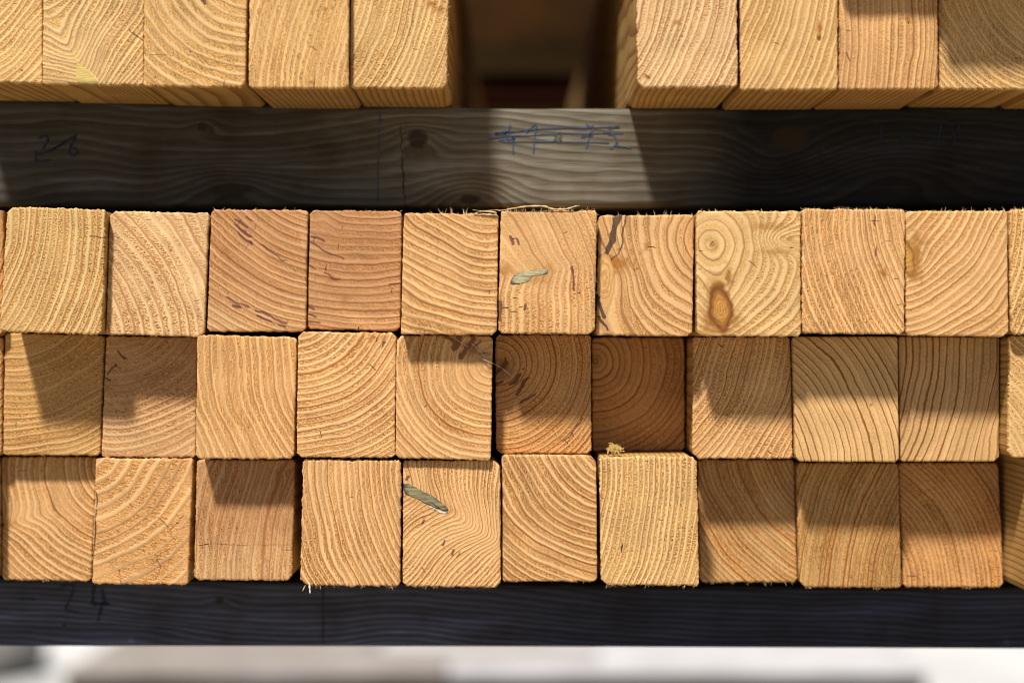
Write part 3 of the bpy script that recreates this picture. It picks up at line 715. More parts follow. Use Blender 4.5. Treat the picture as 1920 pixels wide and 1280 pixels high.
SP['C7'] = T([(1124, 857), (1306, 855), (1311, 1097), (1127, 1096)], 12, (650, 880), 10.2, 'gold', 'pale furry timber end with upright ridges under a clump of sawdust', cham=(5, 12, 5, 14), fuzz=[('b', 60, 8), ('t', 20, 5), ('l', 20, 5)], mat=dict(EarlyPart=.52, Line=(.42, .21, .085), Relief=1.2), rag=1.2,
             cracks=[(2, [(1167, 1020), (1165, 1034)]), (1.2, [(1125, 930), (1132, 934)])])
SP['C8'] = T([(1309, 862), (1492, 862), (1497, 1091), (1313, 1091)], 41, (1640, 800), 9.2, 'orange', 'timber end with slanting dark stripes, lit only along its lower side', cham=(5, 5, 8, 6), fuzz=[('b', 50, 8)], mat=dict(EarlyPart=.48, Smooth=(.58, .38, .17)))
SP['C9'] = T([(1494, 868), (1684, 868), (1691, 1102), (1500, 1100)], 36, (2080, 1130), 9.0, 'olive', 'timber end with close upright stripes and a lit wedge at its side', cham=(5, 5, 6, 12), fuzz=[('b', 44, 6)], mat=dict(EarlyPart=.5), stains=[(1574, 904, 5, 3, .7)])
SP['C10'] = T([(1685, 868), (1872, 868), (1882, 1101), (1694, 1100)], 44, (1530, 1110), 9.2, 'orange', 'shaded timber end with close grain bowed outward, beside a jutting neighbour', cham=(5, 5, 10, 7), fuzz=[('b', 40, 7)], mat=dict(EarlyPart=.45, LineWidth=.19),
              cracks=[(1.6, [(1738, 944), (1748, 958), (1757, 975)])], resin=[(2.5, [(1700, 1080), (1722, 1082)])])
SP['C11'] = T([(1944, 862), (2130, 862), (2130, 1122), (1944, 1120)], 2, (1900, 800), 12, 'gold', 'jutting timber at the end of the lowest layer with its long side in view', cham=(5, 5, 9, 6), grid=4)

# keep neighbours from cutting into each other: the one set further back gives way
def trim_rows(row):
    for a, b in zip(row[:-1], row[1:]):
        A, B = SP[a], SP[b]
        ka, kb = (D + A['d'] / 1000) / D, (D + B['d'] / 1000) / D
        for ia, ib in ((1, 0), (2, 3)):
            xa, xb = (A['q'][ia][0] - 960) * ka, (B['q'][ib][0] - 960) * kb
            gap = 1.4
            if xb - xa < gap:
                if A['d'] > B['d']:
                    A['q'][ia][0] = 960 + (xb - gap) / ka
                else:
                    B['q'][ib][0] = 960 + (xa + gap) / kb

def trim_layers(up, low):
    for a in up:
        for b in low:
            A, B = SP[a], SP[b]
            ka, kb = (D + A['d'] / 1000) / D, (D + B['d'] / 1000) / D
            xo = min((A['q'][2][0] - 960) * ka, (B['q'][1][0] - 960) * kb) - max((A['q'][3][0] - 960) * ka, (B['q'][0][0] - 960) * kb)
            if xo < 6: continue
            for ia, ib in ((2, 1), (3, 0)):
                ya, yb = (A['q'][ia][1] - 640) * ka, (B['q'][ib][1] - 640) * kb
                if yb - ya < 1.0:
                    if A['d'] > B['d']:
                        A['q'][ia][1] = 640 + (yb - 1.0) / ka
                    else:
                        B['q'][ib][1] = 640 + (ya + 1.0) / kb

RA = ['A%d' % i for i in range(12)]; RB = ['B%d' % i for i in range(12)]; RC = ['C%d' % i for i in range(12)]
for r_ in (['U1', 'U2', 'U3', 'U4', 'U5'], ['V1', 'V2', 'V3', 'V4', 'V5'], RA, RB, RC):
    trim_rows(r_)
trim_layers(RA, RB); trim_layers(RB, RC)

# ---- the layer above the view: it shades the gap
for i in range(9):
    left = i < 5
    x0 = (-110 + 190 * i) if left else (1194 + 190 * (i - 5))
    dd = [-4, -6, -11, -14, -8, -14, -13, -26, -32][i]
    T([(x0, -318), (x0 + 187, -318), (x0 + 187, -82), (x0, -82)], dd, (x0 + 300, -500), 12, 'honey', 'timber of the upper packs above the edge of the view', grid=12, group='timbers above the view')

# ------------------------------------------------------------------ ground
def box(name, x0, x1, y0, y1, z0, z1, mat, parent=None, bev=.002, seed=0, origin=None):
    import bmesh
    bm = bmesh.new()
    bmesh.ops.create_cube(bm, size=1.0)
    c = origin if origin is not None else ((x0 + x1) / 2, (y0 + y1) / 2, (z0 + z1) / 2)
    cc = ((x0 + x1) / 2, (y0 + y1) / 2, (z0 + z1) / 2)
    for v in bm.verts:
        v.co = (cc[0] + v.co.x * (x1 - x0) - c[0], cc[1] + v.co.y * (y1 - y0) - c[1], cc[2] + v.co.z * (z1 - z0) - c[2])
    bmesh.ops.bevel(bm, geom=bm.edges[:], offset=bev, segments=2, affect='EDGES')
    me = bpy.data.meshes.new(name); bm.to_mesh(me); bm.free()
    me.materials.append(mat)
    o = link(name, me, parent)
    if parent is None:
        o.location = c
    return o

GZ = -0.80
ground_m = simple_mat('pale_concrete', (.50, .49, .47), (.60, .59, .57), (3, 3, 3), .9, .004, (.44, .43, .42))
gx = np.array([-200, -30, -8, -3, 0, 3, 8, 30, 200.]); gy = np.array([-200, -30, -8, -3, 0, 3, 8, 30, 200.])
gv = [(x, y, GZ) for y in gy for x in gx]
gf = [(j * 9 + i, j * 9 + i + 1, (j + 1) * 9 + i + 1, (j + 1) * 9 + i) for j in range(8) for i in range(8)]
tag(link_mesh('ground', gv, gf, ground_m), kind='structure')

BOUNCE = simple_mat('warm_bounce_surface', (.23, .195, .145), (.29, .25, .19), (6, 6, 6), .95, .004)
ax, ay0, ay1 = 40.0, -40.0, 0.55
tag(link_mesh('bounce_strip', [(-ax, ay0, GZ + .004), (ax, ay0, GZ + .004), (ax, ay1, GZ + .004), (-ax, ay1, GZ + .004)], [(0, 1, 2, 3)], BOUNCE), kind='structure')  # unseen front strip, added to set the strength and warmth of bounce light

# ------------------------------------------------------------------ bearers
def build_bearer(name, top_px, bot_px, depth, thick, mat, label, bends, knots, cracks, stains, step, seed, tilt=0.0, x_half=0.50, wobf=.9, slope=0.0, blot=0.0):  # stains also carries the pack shade painted on the upper bearer
    k = (D + depth) / D
    xs = np.arange(960 - x_half / (S * k), 960 + x_half / (S * k), 3.2)
    tz = np.interp(xs, [p[0] for p in top_px], [p[1] for p in top_px])
    bz = np.interp(xs, [p[0] for p in bot_px], [p[1] for p in bot_px])
    nv = 62
    V = np.linspace(0, 1, nv + 1)
    X = np.repeat(xs[None, :], nv + 1, 0)
    Y = tz[None, :] + (bz - tz)[None, :] * V[:, None]
    f = (Y - slope * (X - 960)) / step
    f = f + wobf * (1.6 * vnoise(X / 420., Y / 130., seed) + .7 * vnoise(X / 150., Y / 60., seed + 1) + .16 * vnoise(X / 50., Y / 14., seed + 2))
    for (bx, by, la, lb, amt) in bends:
        f = f + amt * np.exp(-(((X - bx) / la) ** 2 + ((Y - by) / lb) ** 2))
    kd = np.full(X.shape, 9.0)
    for (kx, ky, la, lb) in knots:
        kd = np.minimum(kd, np.hypot((X - kx) / la, (Y - ky) / lb) + .15 * vnoise(X / 9., Y / 9., seed + 3))
    ck = np.full(X.shape, 9.0)
    for w, pts in cracks:
        ck = np.minimum(ck, seg_dist(X + 2 * vnoise(X / 8., Y / 8., seed + 4), Y, pts) - w / 2)
    st = np.zeros(X.shape)  # darkening map, carries the pack shade painted on the upper bearer
    for (sx, sy, ra, rb, amt) in stains:
        st = np.maximum(st, amt * np.exp(-(((X - sx) / ra) ** 4 + ((Y - sy) / rb) ** 4)))
    st = np.clip(st, 0, 1)
    rnd = np.clip(1 - (Y - tz[None, :]) / 7., 0, 1) ** 2 + np.clip(1 - (bz[None, :] - Y) / 7., 0, 1) ** 2
    Yp = depth + .0016 * rnd + .00006 * vnoise(X / 60., Y / 9., seed + 6)
    P = np.stack([(X - 960) * S * k, Yp, (640 - Y) * S * k], -1)
    nr, nc = P.shape[:2]
    idx = np.arange(nr * nc).reshape(nr, nc)
    q = np.stack([idx[:-1, :-1], idx[1:, :-1], idx[1:, 1:], idx[:-1, 1:]], -1).reshape(-1, 4)
    v = P.reshape(-1, 3)
    n0 = len(v)
    tb = v[idx[0]].copy(); tb[:, 1] = depth + thick
    bb = v[idx[-1]].copy(); bb[:, 1] = depth + thick
    v = np.concatenate([v, tb, bb])
    ti = n0 + np.arange(nc); bi = n0 + nc + np.arange(nc)
    q2 = np.concatenate([np.stack([idx[0, 1:], ti[1:], ti[:-1], idx[0, :-1]], -1)[:, ::-1], np.stack([idx[-1, :-1], bi[:-1], bi[1:], idx[-1, 1:]], -1), np.stack([ti[:-1], ti[1:], bi[1:], bi[:-1]], -1)])
    o = np.array([0, depth, float(v[:, 2].mean())])
    def tail(a):
        return np.concatenate([a.ravel(), a[0], a[-1]])
    ob = quad_mesh(name, v - o, np.concatenate([q, q2]), mat, None, dict(ring=tail(f), kd=tail(np.clip(kd, 0, 9)), crack=tail(np.clip(ck, -9, 9)), stain=tail(st)))  # stain holds the painted pack shade on the upper bearer
    ob.location = o
    tag(ob, label, 'bearer', 'dark bearers between the layers')
    return ob, o, k, depth

BM1 = make_bearer_mat('weathered_bearer', (.215, .195, .155), (.135, .118, .085), (.070, .058, .040))
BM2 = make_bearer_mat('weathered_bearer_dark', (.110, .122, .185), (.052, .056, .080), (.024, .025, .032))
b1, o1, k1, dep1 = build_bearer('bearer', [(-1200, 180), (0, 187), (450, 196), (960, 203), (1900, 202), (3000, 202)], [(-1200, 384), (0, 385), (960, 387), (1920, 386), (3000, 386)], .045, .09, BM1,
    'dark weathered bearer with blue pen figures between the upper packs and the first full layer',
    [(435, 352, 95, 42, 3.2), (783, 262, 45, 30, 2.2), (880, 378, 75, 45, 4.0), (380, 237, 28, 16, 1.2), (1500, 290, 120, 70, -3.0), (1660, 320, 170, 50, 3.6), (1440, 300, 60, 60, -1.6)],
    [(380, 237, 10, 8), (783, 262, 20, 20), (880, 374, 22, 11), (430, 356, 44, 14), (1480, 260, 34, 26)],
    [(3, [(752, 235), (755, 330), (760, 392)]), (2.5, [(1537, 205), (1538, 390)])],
    [(1740, 300, 470, 300, 1.3), (2400, 300, 700, 300, 1.3), (180, 290, 590, 260, .66), (-700, 290, 650, 260, .66)], 17.0, 7)  # pack shade painted dark on both ends, lit middle left clear
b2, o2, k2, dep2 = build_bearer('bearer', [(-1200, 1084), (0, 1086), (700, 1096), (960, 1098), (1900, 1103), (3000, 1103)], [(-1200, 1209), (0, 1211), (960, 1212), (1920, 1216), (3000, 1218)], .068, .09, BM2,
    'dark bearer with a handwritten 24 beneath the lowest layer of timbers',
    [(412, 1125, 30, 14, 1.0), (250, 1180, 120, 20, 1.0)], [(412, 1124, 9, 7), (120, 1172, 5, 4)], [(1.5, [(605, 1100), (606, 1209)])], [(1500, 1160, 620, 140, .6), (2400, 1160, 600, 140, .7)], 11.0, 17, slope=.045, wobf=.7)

def ink(parent, org, k, depth, strokes, mat, label):
    V, F = [], []
    for w, pts in strokes:
        # smooth the stroke
        P = [np.array(p, float) for p in pts]
        Q = []
        for i in range(len(P) - 1):
            p0 = P[max(i - 1, 0)]; p1 = P[i]; p2 = P[i + 1]; p3 = P[min(i + 2, len(P) - 1)]
            for t in np.linspace(0, 1, 7)[:-1]:
                Q.append(.5 * ((2 * p1) + (-p0 + p2) * t + (2 * p0 - 5 * p1 + 4 * p2 - p3) * t * t + (-p0 + 3 * p1 - 3 * p2 + p3) * t ** 3))
        Q.append(P[-1])
        b0 = len(V)
        n = len(Q)
        for i, p in enumerate(Q):
            t = Q[min(i + 1, n - 1)] - Q[max(i - 1, 0)]
            t = t / (np.hypot(*t) + 1e-9)
            nn = np.array([-t[1], t[0]])
            ww = 1.15 * w * (.75 + .35 * math.sin(i * .9 + b0)) / 2 * (.55 if i in (0, n - 1) else 1)
            for sgn in (1, -1):
                x, y = p + nn * ww * sgn
                for dy in (-.00034, .0001):
                    V.append(((x - 960) * S * k, depth + dy, (640 - y) * S * k))
        for i in range(n - 1):
            a = b0 + i * 4; b = a + 4
            F += [(a, b, b + 2, a + 2), (a + 1, a + 3, b + 3, b + 1), (a, a + 1, b + 1, b), (a + 2, b + 2, b + 3, a + 3)]
    ob = link_mesh('handwriting', np.array(V) - org, F, mat, parent)
    ob['label'] = label
    return ob

ink(b1, o1, k1, dep1, [(2.6, [(957, 233), (953, 247), (950, 262)]), (5.0, [(928, 251), (945, 248), (962, 247)]), (4.2, [(934, 263), (950, 262), (966, 259)]), (2.8, [(963, 255), (962, 270), (962, 288)])],
    INK, 'crossed out blue figure 4')
ink(b1, o1, k1, dep1, [(2.8, [(986, 249), (996, 240), (1006, 232), (1003, 255), (1000, 287)])], INK, 'crossed out blue figure 1')
ink(b1, o1, k1, dep1, [(3.0, [(1099, 232), (1107, 238), (1113, 238), (1106, 255), (1099, 278)]), (3.2, [(1089, 257), (1101, 255), (1112, 253)])], INK, 'crossed out blue figure 7')
ink(b1, o1, k1, dep1, [(3.2, [(1162, 238), (1150, 240), (1138, 240)]), (3.2, [(1132, 247), (1141, 251), (1150, 253), (1157, 263), (1153, 272), (1144, 279)])], INK, 'crossed out blue figure 3')
ink(b1, o1, k1, dep1, [(2.2, [(914, 261), (955, 255), (1000, 254), (1049, 250), (1100, 251), (1168, 250)])], INK, 'blue strike-out line through the figures')
ink(b1, o1, k1, dep1, [(2.4, [(928, 252), (977, 246), (1011, 242), (1058, 240), (1099, 240), (1160, 238)])], INK, 'blue strike-out line through the figures')
ink(b1, o1, k1, dep1, [(2.0, [(940, 266), (1000, 266), (1049, 266), (1105, 267), (1142, 268)]), (2.4, [(1153, 273), (1167, 275), (1183, 277)])], INK, 'blue strike-out line through the figures')
ink(b1, o1, k1, dep1, [(2.4, [(1038, 254), (1044, 252), (1041, 260), (1038, 266), (1046, 262)]), (2.8, [(1049, 249), (1053, 256), (1047, 260), (1053, 264), (1047, 268)])], INKGREY, 'small grey scribbled sign between the crossed out figures')
ink(b1, o1, k1, dep1, [(3.2, [(73, 260), (82, 256), (90, 258), (89, 266), (80, 280)]), (3.4, [(67, 283), (69, 289), (82, 287), (97, 281), (118, 269), (135, 258), (145, 252)]), (3.2, [(98, 284), (103, 278), (122, 271)]), (3.6, [(143, 254), (137, 266), (132, 277), (130, 287), (137, 292), (145, 288), (144, 280), (134, 277)]), (3, [(69, 289), (67, 301), (80, 302), (94, 300)])],
    INKDARK, 'dark blue handwritten 26')
ink(b1, o1, k1, dep1, [(2.2, [(713, 212), (711, 270), (709, 320), (708, 386)])], INK, 'blue vertical pen line across the bearer')
ink(b1, o1, k1, dep1, [(4, [(1653, 234), (1652, 258), (1651, 281)])], INKDARK, 'dark handwritten stroke like a 1')
ink(b1, o1, k1, dep1, [(5, [(1693, 250), (1694, 264), (1692, 279)]), (3, [(1722, 262), (1736, 261)])], INKDARK, 'dark short stroke and dash')
ink(b1, o1, k1, dep1, [(3.6, [(1752, 243), (1764, 234), (1760, 256), (1756, 279)])], INKDARK, 'dark handwritten figure 1')
ink(b1, o1, k1, dep1, [(3.6, [(1780, 233), (1798, 231), (1792, 252), (1786, 276)]), (3, [(1784, 251), (1802, 249)])], INKDARK, 'dark handwritten figure 7')
ink(b2, o2, k2, dep2, [(3.4, [(38, 1123), (51, 1122), (66, 1123)]), (3.6, [(112, 1105), (119, 1098), (134, 1096), (138, 1104), (131, 1124), (123, 1141), (134, 1145), (148, 1148)]),
    (6.5, [(177, 1092), (175, 1112), (173, 1133)]), (6.5, [(174, 1132), (188, 1132), (205, 1131)]), (6, [(191, 1104), (194, 1118), (198, 1132)]), (5, [(192, 1128), (188, 1146), (184, 1164)])], INKDARK, 'dark blue handwritten 24 with a dash before it')
ink(b2, o2, k2, dep2, [(2.0, [(605, 1100), (606, 1150), (606, 1208)])], INKDARK, 'dark blue vertical pen line')

for sp in TIMBERS:
    sp['ob'], sp['org'], sp['k'] = build_timber(sp)

# ------------------------------------------------------------------ dead knots, drops, splinters: separate parts
def blob_plate(name, sp, outline, mat, thick=.0005, label=None, dome=.00012):
    """closed, slightly domed plate with a traced outline, seated in the sawn face"""
    org, k, d0 = sp['org'], sp['k'], sp['d'] / 1000
    P = [np.array(p, float) for p in outline]
    Q = []
    n = len(P)
    for i in range(n):
        p0, p1, p2, p3 = P[i - 1], P[i], P[(i + 1) % n], P[(i + 2) % n]
        for t in (0, .25, .5, .75):
            Q.append(.5 * ((2 * p1) + (-p0 + p2) * t + (2 * p0 - 5 * p1 + 4 * p2 - p3) * t * t + (-p0 + 3 * p1 - 3 * p2 + p3) * t ** 3))
    Q = np.array(Q); c = Q.mean(0); m = len(Q)
    rj = random.Random(m)
    Q = Q + np.array([[rj.uniform(-.9, .9), rj.uniform(-.9, .9)] for _ in range(m)])
    V, F, A = [], [], []
    lv = (1.0, .93, .75, .5, .25)
    for i, s in enumerate(lv):
        for p in Q:
            x, y = c + (p - c) * s
            V.append(((x - 960) * S * k, d0 + (.0004 if i == 0 else -.00006 - dome * (1 - s)), (640 - y) * S * k)); A.append(s)
    V.append(((c[0] - 960) * S * k, d0 - .00006 - dome, (640 - c[1]) * S * k)); A.append(0)
    for i in range(len(lv) - 1):
        for j in range(m):
            F.append((i * m + j, i * m + (j + 1) % m, (i + 1) * m + (j + 1) % m, (i + 1) * m + j))
    for j in range(m):
        F.append(((len(lv) - 1) * m + j, (len(lv) - 1) * m + (j + 1) % m, len(V) - 1))
    o = link_mesh(name, np.array(V) - org, F, mat, sp['ob'], {'rim': A}, smooth=True)
    if label: o['label'] = label
    return o

def knot_mat(name, c_in, c_mid, c_rim, stretch, rough=.6):
    m = bpy.data.materials.new(name); m.use_nodes = True
    t = m.node_tree; t.nodes.clear(); N = NT(t)
    co = N.node('ShaderNodeTexCoord').outputs['Object']
    mp = N.node('ShaderNodeMapping'); N.put(mp.inputs['Vector'], co); mp.inputs['Rotation'].default_value = (0, math.radians(stretch), 0); mp.inputs['Scale'].default_value = (160, 600, 1100)
    n = N.noise(mp.outputs[0], 1.0, 3.0, .6)
    rim = N.attr('rim')
    c = N.mix(N.sstep(.35, .68, n), c_in, c_mid)
    c = N.mix(N.sstep(.72, .99, N.m('ADD', rim, N.m('MULTIPLY', N.m('SUBTRACT', n, .5), .5))), c, c_rim)
    b = N.node('ShaderNodeBsdfPrincipled'); N.put(b.inputs['Base Color'], c); b.inputs['Roughness'].default_value = rough
    bp = N.node('ShaderNodeBump'); bp.inputs['Distance'].default_value = .0003; N.put(bp.inputs['Height'], n); N.put(b.inputs['Normal'], bp.outputs[0])
    o = N.node('ShaderNodeOutputMaterial'); t.links.new(b.outputs[0], o.inputs[0])
    return m

KG = knot_mat('grey_green_knot', (.48, .43, .23), (.23, .21, .12), (.045, .042, .035), 8)
KS = knot_mat('grey_spike_knot', (.30, .25, .12), (.11, .105, .07), (.05, .048, .04), -29)
KY = knot_mat('yellow_wedge_knot', (.66, .50, .15), (.58, .41, .10), (.64, .48, .19), -56)
blob_plate('knot', SP['A6'], [(954, 530), (960, 519), (974, 511), (992, 507), (1010, 505), (1026, 505), (1031, 509), (1024, 514), (1006, 514), (997, 519), (990, 528), (975, 533), (960, 534)], KG, label='grey green dead knot sliver')
blob_plate('knot', SP['C5'], [(757, 905), (772, 909), (795, 921), (820, 935), (836, 948), (843, 957), (836, 959), (818, 953), (795, 943), (772, 931), (757, 924)], KS, label='long grey spike knot')
WHITE = simple_mat('pale_split_fibre', (.74, .66, .52), (.80, .74, .62), (900, 900, 900), .7, .0001)
blob_plate('split_fibre', SP['C5'], [(806, 949), (818, 954), (832, 960), (842, 959), (836, 963), (822, 960), (810, 954)], WHITE)
blob_plate('knot', SP['U2'], [(127, 88), (136, 96), (152, 112), (170, 132), (188, 156), (160, 157), (146, 156), (140, 134), (132, 108)], KY, label='yellow wedge knot')

def drop(sp, px, py, r, name='resin_drop'):
    m = bpy.data.materials.new('amber_resin'); m.use_nodes = True
    N = NT(m.node_tree); b = m.node_tree.nodes['Principled BSDF']
    nz = N.noise(N.node('ShaderNodeTexCoord').outputs['Object'], 800., 2.)
    N.put(b.inputs['Base Color'], N.mix(nz, (.62, .44, .10), (.50, .30, .04)))
    b.inputs['Roughness'].default_value = .05; b.inputs['Transmission Weight'].default_value = .5; b.inputs['IOR'].default_value = 1.5
    org, k, d0 = sp['org'], sp['k'], sp['d'] / 1000
    V, F = [], []
    nu, nv = 14, 8
    for i in range(nv + 1):
        a = math.pi * i / nv
        for j in range(nu):
            th = 2 * math.pi * j / nu
            rx = r * math.sin(a) * (1 + .15 * math.sin(th))
            x = px + rx * math.cos(th) * .8; y = py + rx * math.sin(th) * 1.25
            V.append(((x - 960) * S * k, d0 - .0002 - r * S * .7 * math.cos(a), (640 - y) * S * k))
    for i in range(nv):
        for j in range(nu):
            F.append((i * nu + j, i * nu + (j + 1) % nu, (i + 1) * nu + (j + 1) % nu, (i + 1) * nu + j))
    link_mesh(name, np.array(V) - org, F, m, sp['ob'], smooth=True)
drop(SP['V2'], 1535, 66, 5.0)
drop(SP['V3'], 1703, 40, 2.2)

def strand(pts, w, mat, name, parent=None, org=None, k=1.0, taper=True):
    """bent sliver: pts are (px, py, depth in mm)"""
    V, F = [], []
    P = [np.array(p, float) for p in pts]
    Q = []
    for i in range(len(P) - 1):
        p0 = P[max(i - 1, 0)]; p1 = P[i]; p2 = P[i + 1]; p3 = P[min(i + 2, len(P) - 1)]
        for t in np.linspace(0, 1, 6)[:-1]:
            Q.append(.5 * ((2 * p1) + (-p0 + p2) * t + (2 * p0 - 5 * p1 + 4 * p2 - p3) * t * t + (-p0 + 3 * p1 - 3 * p2 + p3) * t ** 3))
    Q.append(P[-1]); n = len(Q)
    for i, p in enumerate(Q):
        t = Q[min(i + 1, n - 1)] - Q[max(i - 1, 0)]; t = t[:2] / (np.hypot(*t[:2]) + 1e-9)
        nn = np.array([-t[1], t[0]])
        s = (math.sin(math.pi * (i + .6) / (n + .2)) ** .6 if taper else 1) * w / 2 * (.85 + .3 * math.sin(i * 1.7))
        for a in range(5):
            an = 2 * math.pi * a / 5
            x, y = p[:2] + nn * s * math.cos(an)
            V.append(((x - 960) * S * k, p[2] / 1000 + s * S * .8 * math.sin(an), (640 - y) * S * k))
    for i in range(n - 1):
        for a in range(5):
            b = (a + 1) % 5
            F.append((i * 5 + a, i * 5 + b, (i + 1) * 5 + b, (i + 1) * 5 + a))
    F += [tuple(range(5))[::-1], tuple(range((n - 1) * 5, n * 5))]
    V = np.array(V)
    if org is None:
        org = V.mean(0)
    o = link_mesh(name, V - org, F, mat, parent, smooth=True)
    if parent is None:
        o.location = org
    return o

a6 = SP['A6']
strand([(934, 396, -1), (960, 392, -2.5), (990, 388, -3), (1020, 388, -3), (1036, 393, -2.5), (1060, 393, -2.5), (1078, 388, -3), (1086, 386, -2)], 4.0, FIBRE, 'splinter', a6['ob'], a6['org'])
strand([(886, 394, -1), (905, 396, -1.5), (925, 395, -2), (940, 394, -2)], 1.6, FIBRE, 'splinter', a6['ob'], a6['org'])
a5 = SP['A5']
strand([(888, 401, -.5), (905, 397, -1), (930, 399, -1), (925, 403, -1)], 3.6, FIBRE, 'splinter', a5['ob'], a5['org'])
c4 = SP['C4']
strand([(580, 1092, 8.5), (581, 1100, 8.3), (582, 1112, 8.0)], 4.2, WHITE, 'splinter', c4['ob'], c4['org'], c4['k'])
strand([(573, 1096, 8.6), (570, 1102, 8.4), (568, 1107, 8.2)], 2, FIBRE, 'splinter', c4['ob'], c4['org'], c4['k'])
c2 = SP['C3']
for dx_ in (0, 4, -3):
    strand([(366 + dx_, 1062 - dx_, 33), (361 + dx_, 1072, 32.5), (358 + dx_, 1080, 32)], 2, FIBRE, 'splinter', c2['ob'], c2['org'], c2['k'])

WEB = simple_mat('cobweb_silk', (.62, .58, .52), (.72, .68, .62), (300, 300, 300), .5, .0001)
WEBS = [([(842, 629, 7.3), (860, 639, 7.3), (878, 650, 7.2)], 'short pale cobweb strand over the dark pitch of the bright-ringed timber'),
        ([(884, 643, 7.2), (898, 657, 7.2), (911, 670, 7.1)], 'pale cobweb strand slanting towards the pith of the bright-ringed timber'),
        ([(905, 673, 7.0), (922, 680, 6.8), (940, 690, 16), (958, 706, 21.2)], 'cobweb strand bridging the gap between the two timbers with pith at their edges')]
for pts, lb in WEBS:
    kk = (D + .008) / D
    o = strand(pts, 1.1, WEB, 'cobweb_strand', None, None, kk, False)
    tag(o, lb, 'cobweb', 'cobweb strands on the timber ends')

# clump of sawdust on the pale furry timber
rng = random.Random(4)
cl = bpy.data.objects.new('sawdust_clump', None)
V, F = [], []
k7 = (D + .013) / D
for _ in range(170):
    a = rng.uniform(0, 2 * math.pi); rr = rng.random() ** .6
    px = 1154 + 13 * rr * math.cos(a) + rng.gauss(0, 2); py = 846 - abs(13 * rr * math.sin(a)) + rng.gauss(0, 1.5)
    py = min(py, 852)
    yy = .018 + rng.uniform(-.004, .005)
    an = rng.uniform(0, math.pi); L_ = rng.uniform(3, 8); w = rng.uniform(.6, 1.6)
    b0 = len(V)
    bend = rng.uniform(-.8, .8)
    x, y = px, py
    for i in range(4):
        ww = w * (1 - abs(i - 1.5) / 3)
        for (ax, ay, az) in ((-math.sin(an) * ww, math.cos(an) * ww, 0), (math.sin(an) * ww, -math.cos(an) * ww, 0), (0, 0, ww * S)):
            V.append(((x + ax - 960) * S * k7, yy + az, (640 - y - ay) * S * k7))
        x += math.cos(an) * L_ / 3; y += math.sin(an) * L_ / 3; an += bend
    for i in range(3):
        for q in range(3):
            F.append((b0 + i * 3 + q, b0 + i * 3 + (q + 1) % 3, b0 + (i + 1) * 3 + (q + 1) % 3, b0 + (i + 1) * 3 + q))
bpy.data.objects.remove(cl)
V = np.array(V); og = V.mean(0)
SAW = simple_mat('sawdust', (.50, .30, .07), (.62, .44, .16), (900, 900, 900), .8, .0001)
o = link_mesh('sawdust_clump', V - og, F, SAW)
o.location = og
tag(o, 'small yellow clump of sawdust caught on the pale furry timber', 'sawdust')

# ------------------------------------------------------------------ things inside and behind the gap
BROWN = simple_mat('dark_brown_board', (.42, .25, .085), (.32, .18, .06), (40, 4, 40), .8, .0006)
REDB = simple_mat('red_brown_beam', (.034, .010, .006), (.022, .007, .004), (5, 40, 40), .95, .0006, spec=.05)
for i in range(5):  # unseen cover added to block sun from the gap
    x0 = -.62 + i * .25
    o = box('plank', x0, x0 + .245, .03, .48, .292, .332, BROWN, bev=.004)  # added unseen plank, keeps the gap dark
    tag(o, 'brown plank added unseen over the packs to keep the gap dark', 'plank', 'added planks that shade the gap')
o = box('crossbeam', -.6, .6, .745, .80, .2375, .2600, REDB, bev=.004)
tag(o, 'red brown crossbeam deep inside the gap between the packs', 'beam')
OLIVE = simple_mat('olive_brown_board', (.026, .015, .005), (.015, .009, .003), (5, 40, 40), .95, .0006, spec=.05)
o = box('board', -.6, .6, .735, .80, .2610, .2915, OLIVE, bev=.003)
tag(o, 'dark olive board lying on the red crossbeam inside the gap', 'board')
o = box('crossbeam', -.6, .6, .06, .115, .2375, .2915, BROWN, bev=.004)
tag(o, 'brown crossbeam above the view resting on the packs', 'beam')
BACK = simple_mat('dark_umber_blocker', (.050, .022, .006), (.016, .007, .003), (9, 30, 14), .95, .0006, spec=.05)
o = box('board', -.6, .6, .86, .89, .118, .46, BACK, bev=.003)  # added blocker, hides the sky behind the gap
tag(o, 'dark umber board added upright behind the gap to block the sky', 'board')

o = box('board', -.6, .6, .862, .888, -.270, .116, BACK, bev=.003)  # added blocker, stops bright ground showing between the timbers
tag(o, 'dark board added behind the stack to block light through its slits', 'board')

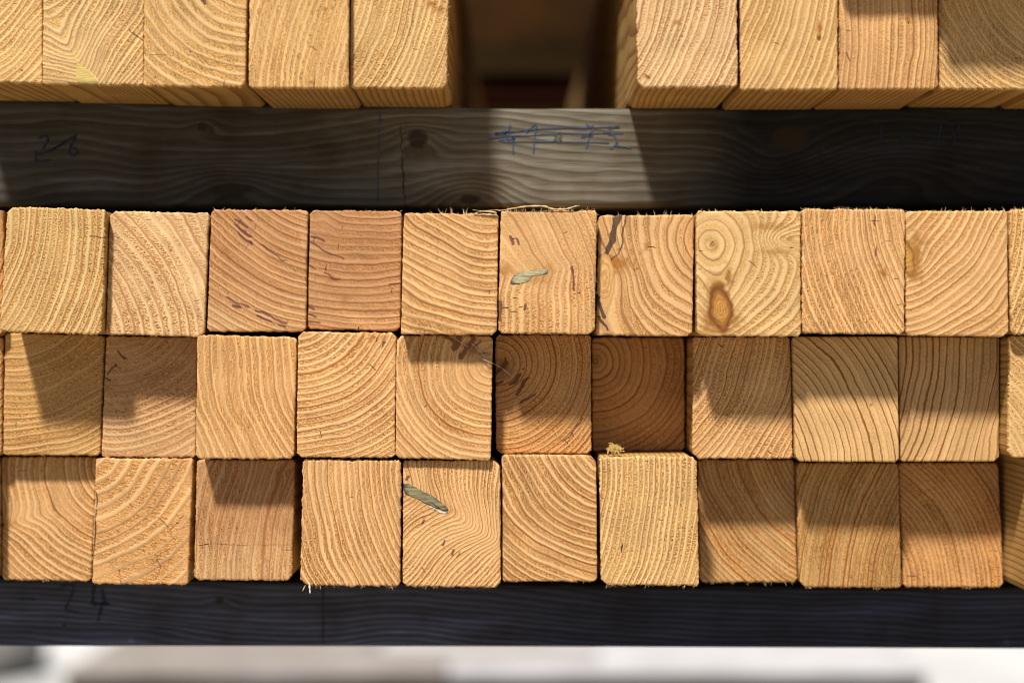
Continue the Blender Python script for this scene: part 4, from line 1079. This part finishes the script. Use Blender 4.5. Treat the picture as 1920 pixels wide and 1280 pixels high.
# supports out of view under the lower bearer, and the pile behind
POST = simple_mat('trestle_wood', (.16, .13, .10), (.10, .08, .065), (30, 30, 8), .85, .0008)
zb = wz(1218, .068)
for s in (-1, 1):
    o = box('trestle_post', s * .42 - .04, s * .42 + .04, .075, .15, GZ, zb - .0005, POST)
    tag(o, 'square trestle post under the lower bearer, outside the view', 'post', 'posts under the lower bearer')
PALE = simple_mat('weathered_pale_board', (.24, .205, .18), (.34, .30, .27), (9, 20, 40), .9, .002, (.50, .47, .46))
PALER = simple_mat('bleached_pale_board', (.42, .40, .40), (.62, .60, .61), (9, 20, 40), .9, .002, (.34, .31, .30))
DARKR = simple_mat('dark_stained_board', (.022, .010, .007), (.014, .007, .005), (4, 30, 30), .85, .001)
for i in range(5):
    y0 = 1.515 + i * .085
    jx_ = (-.10, .14, -.22, .05, -.15)[i]
    o = box('board', -.690 + .006 * i, jx_ - .005, y0, y0 + .080, -.517, -.507, PALE, bev=.002)
    tag(o, 'blurred grey board of the low pile behind, on its greyer half', 'board', 'grey boards of the low pile behind')
    o = box('board', jx_, .640 + .008 * i, y0, y0 + .080, -.517, -.507, PALER, bev=.002)
    tag(o, 'blurred whitish board of the low pile behind, on its paler half', 'board', 'whitish boards of the low pile behind')
o = box('beam', -.688, .638, 1.522, 1.93, GZ + .002, -.5185, DARKR, bev=.004)
tag(o, 'dark stained block of timber under the pale boards behind the stack', 'beam')
STONE = simple_mat('grey_stone', (.10, .10, .095), (.16, .15, .14), (20, 20, 20), .9, .003)
def stone(x, y, r, mat, label, hz=.6, seed=0):
    V, F = [], []
    nu, nv = 16, 10
    for i in range(nv + 1):
        a = math.pi * i / nv
        for j in range(nu):
            th = 2 * math.pi * j / nu
            q = r * (1 + .22 * float(vnoise(np.array([math.cos(th) * 1.6 + 7]), np.array([math.sin(th) * 1.6 + a * 1.3]), seed)[0]))
            V.append((x + q * math.sin(a) * math.cos(th), y + q * math.sin(a) * math.sin(th), GZ + r * hz * .8 + q * hz * math.cos(a)))
    for i in range(nv):
        for j in range(nu):
            F.append((i * nu + j, (i + 1) * nu + j, (i + 1) * nu + (j + 1) % nu, i * nu + (j + 1) % nu))
    V = np.array(V); og = V.mean(0)
    o = link_mesh('stone', V - og, F, mat, smooth=True); o.location = og
    tag(o, label, 'stone')
stone(-1.22, 2.75, .11, STONE, 'blurred dark grey stone on the bright ground', seed=3)
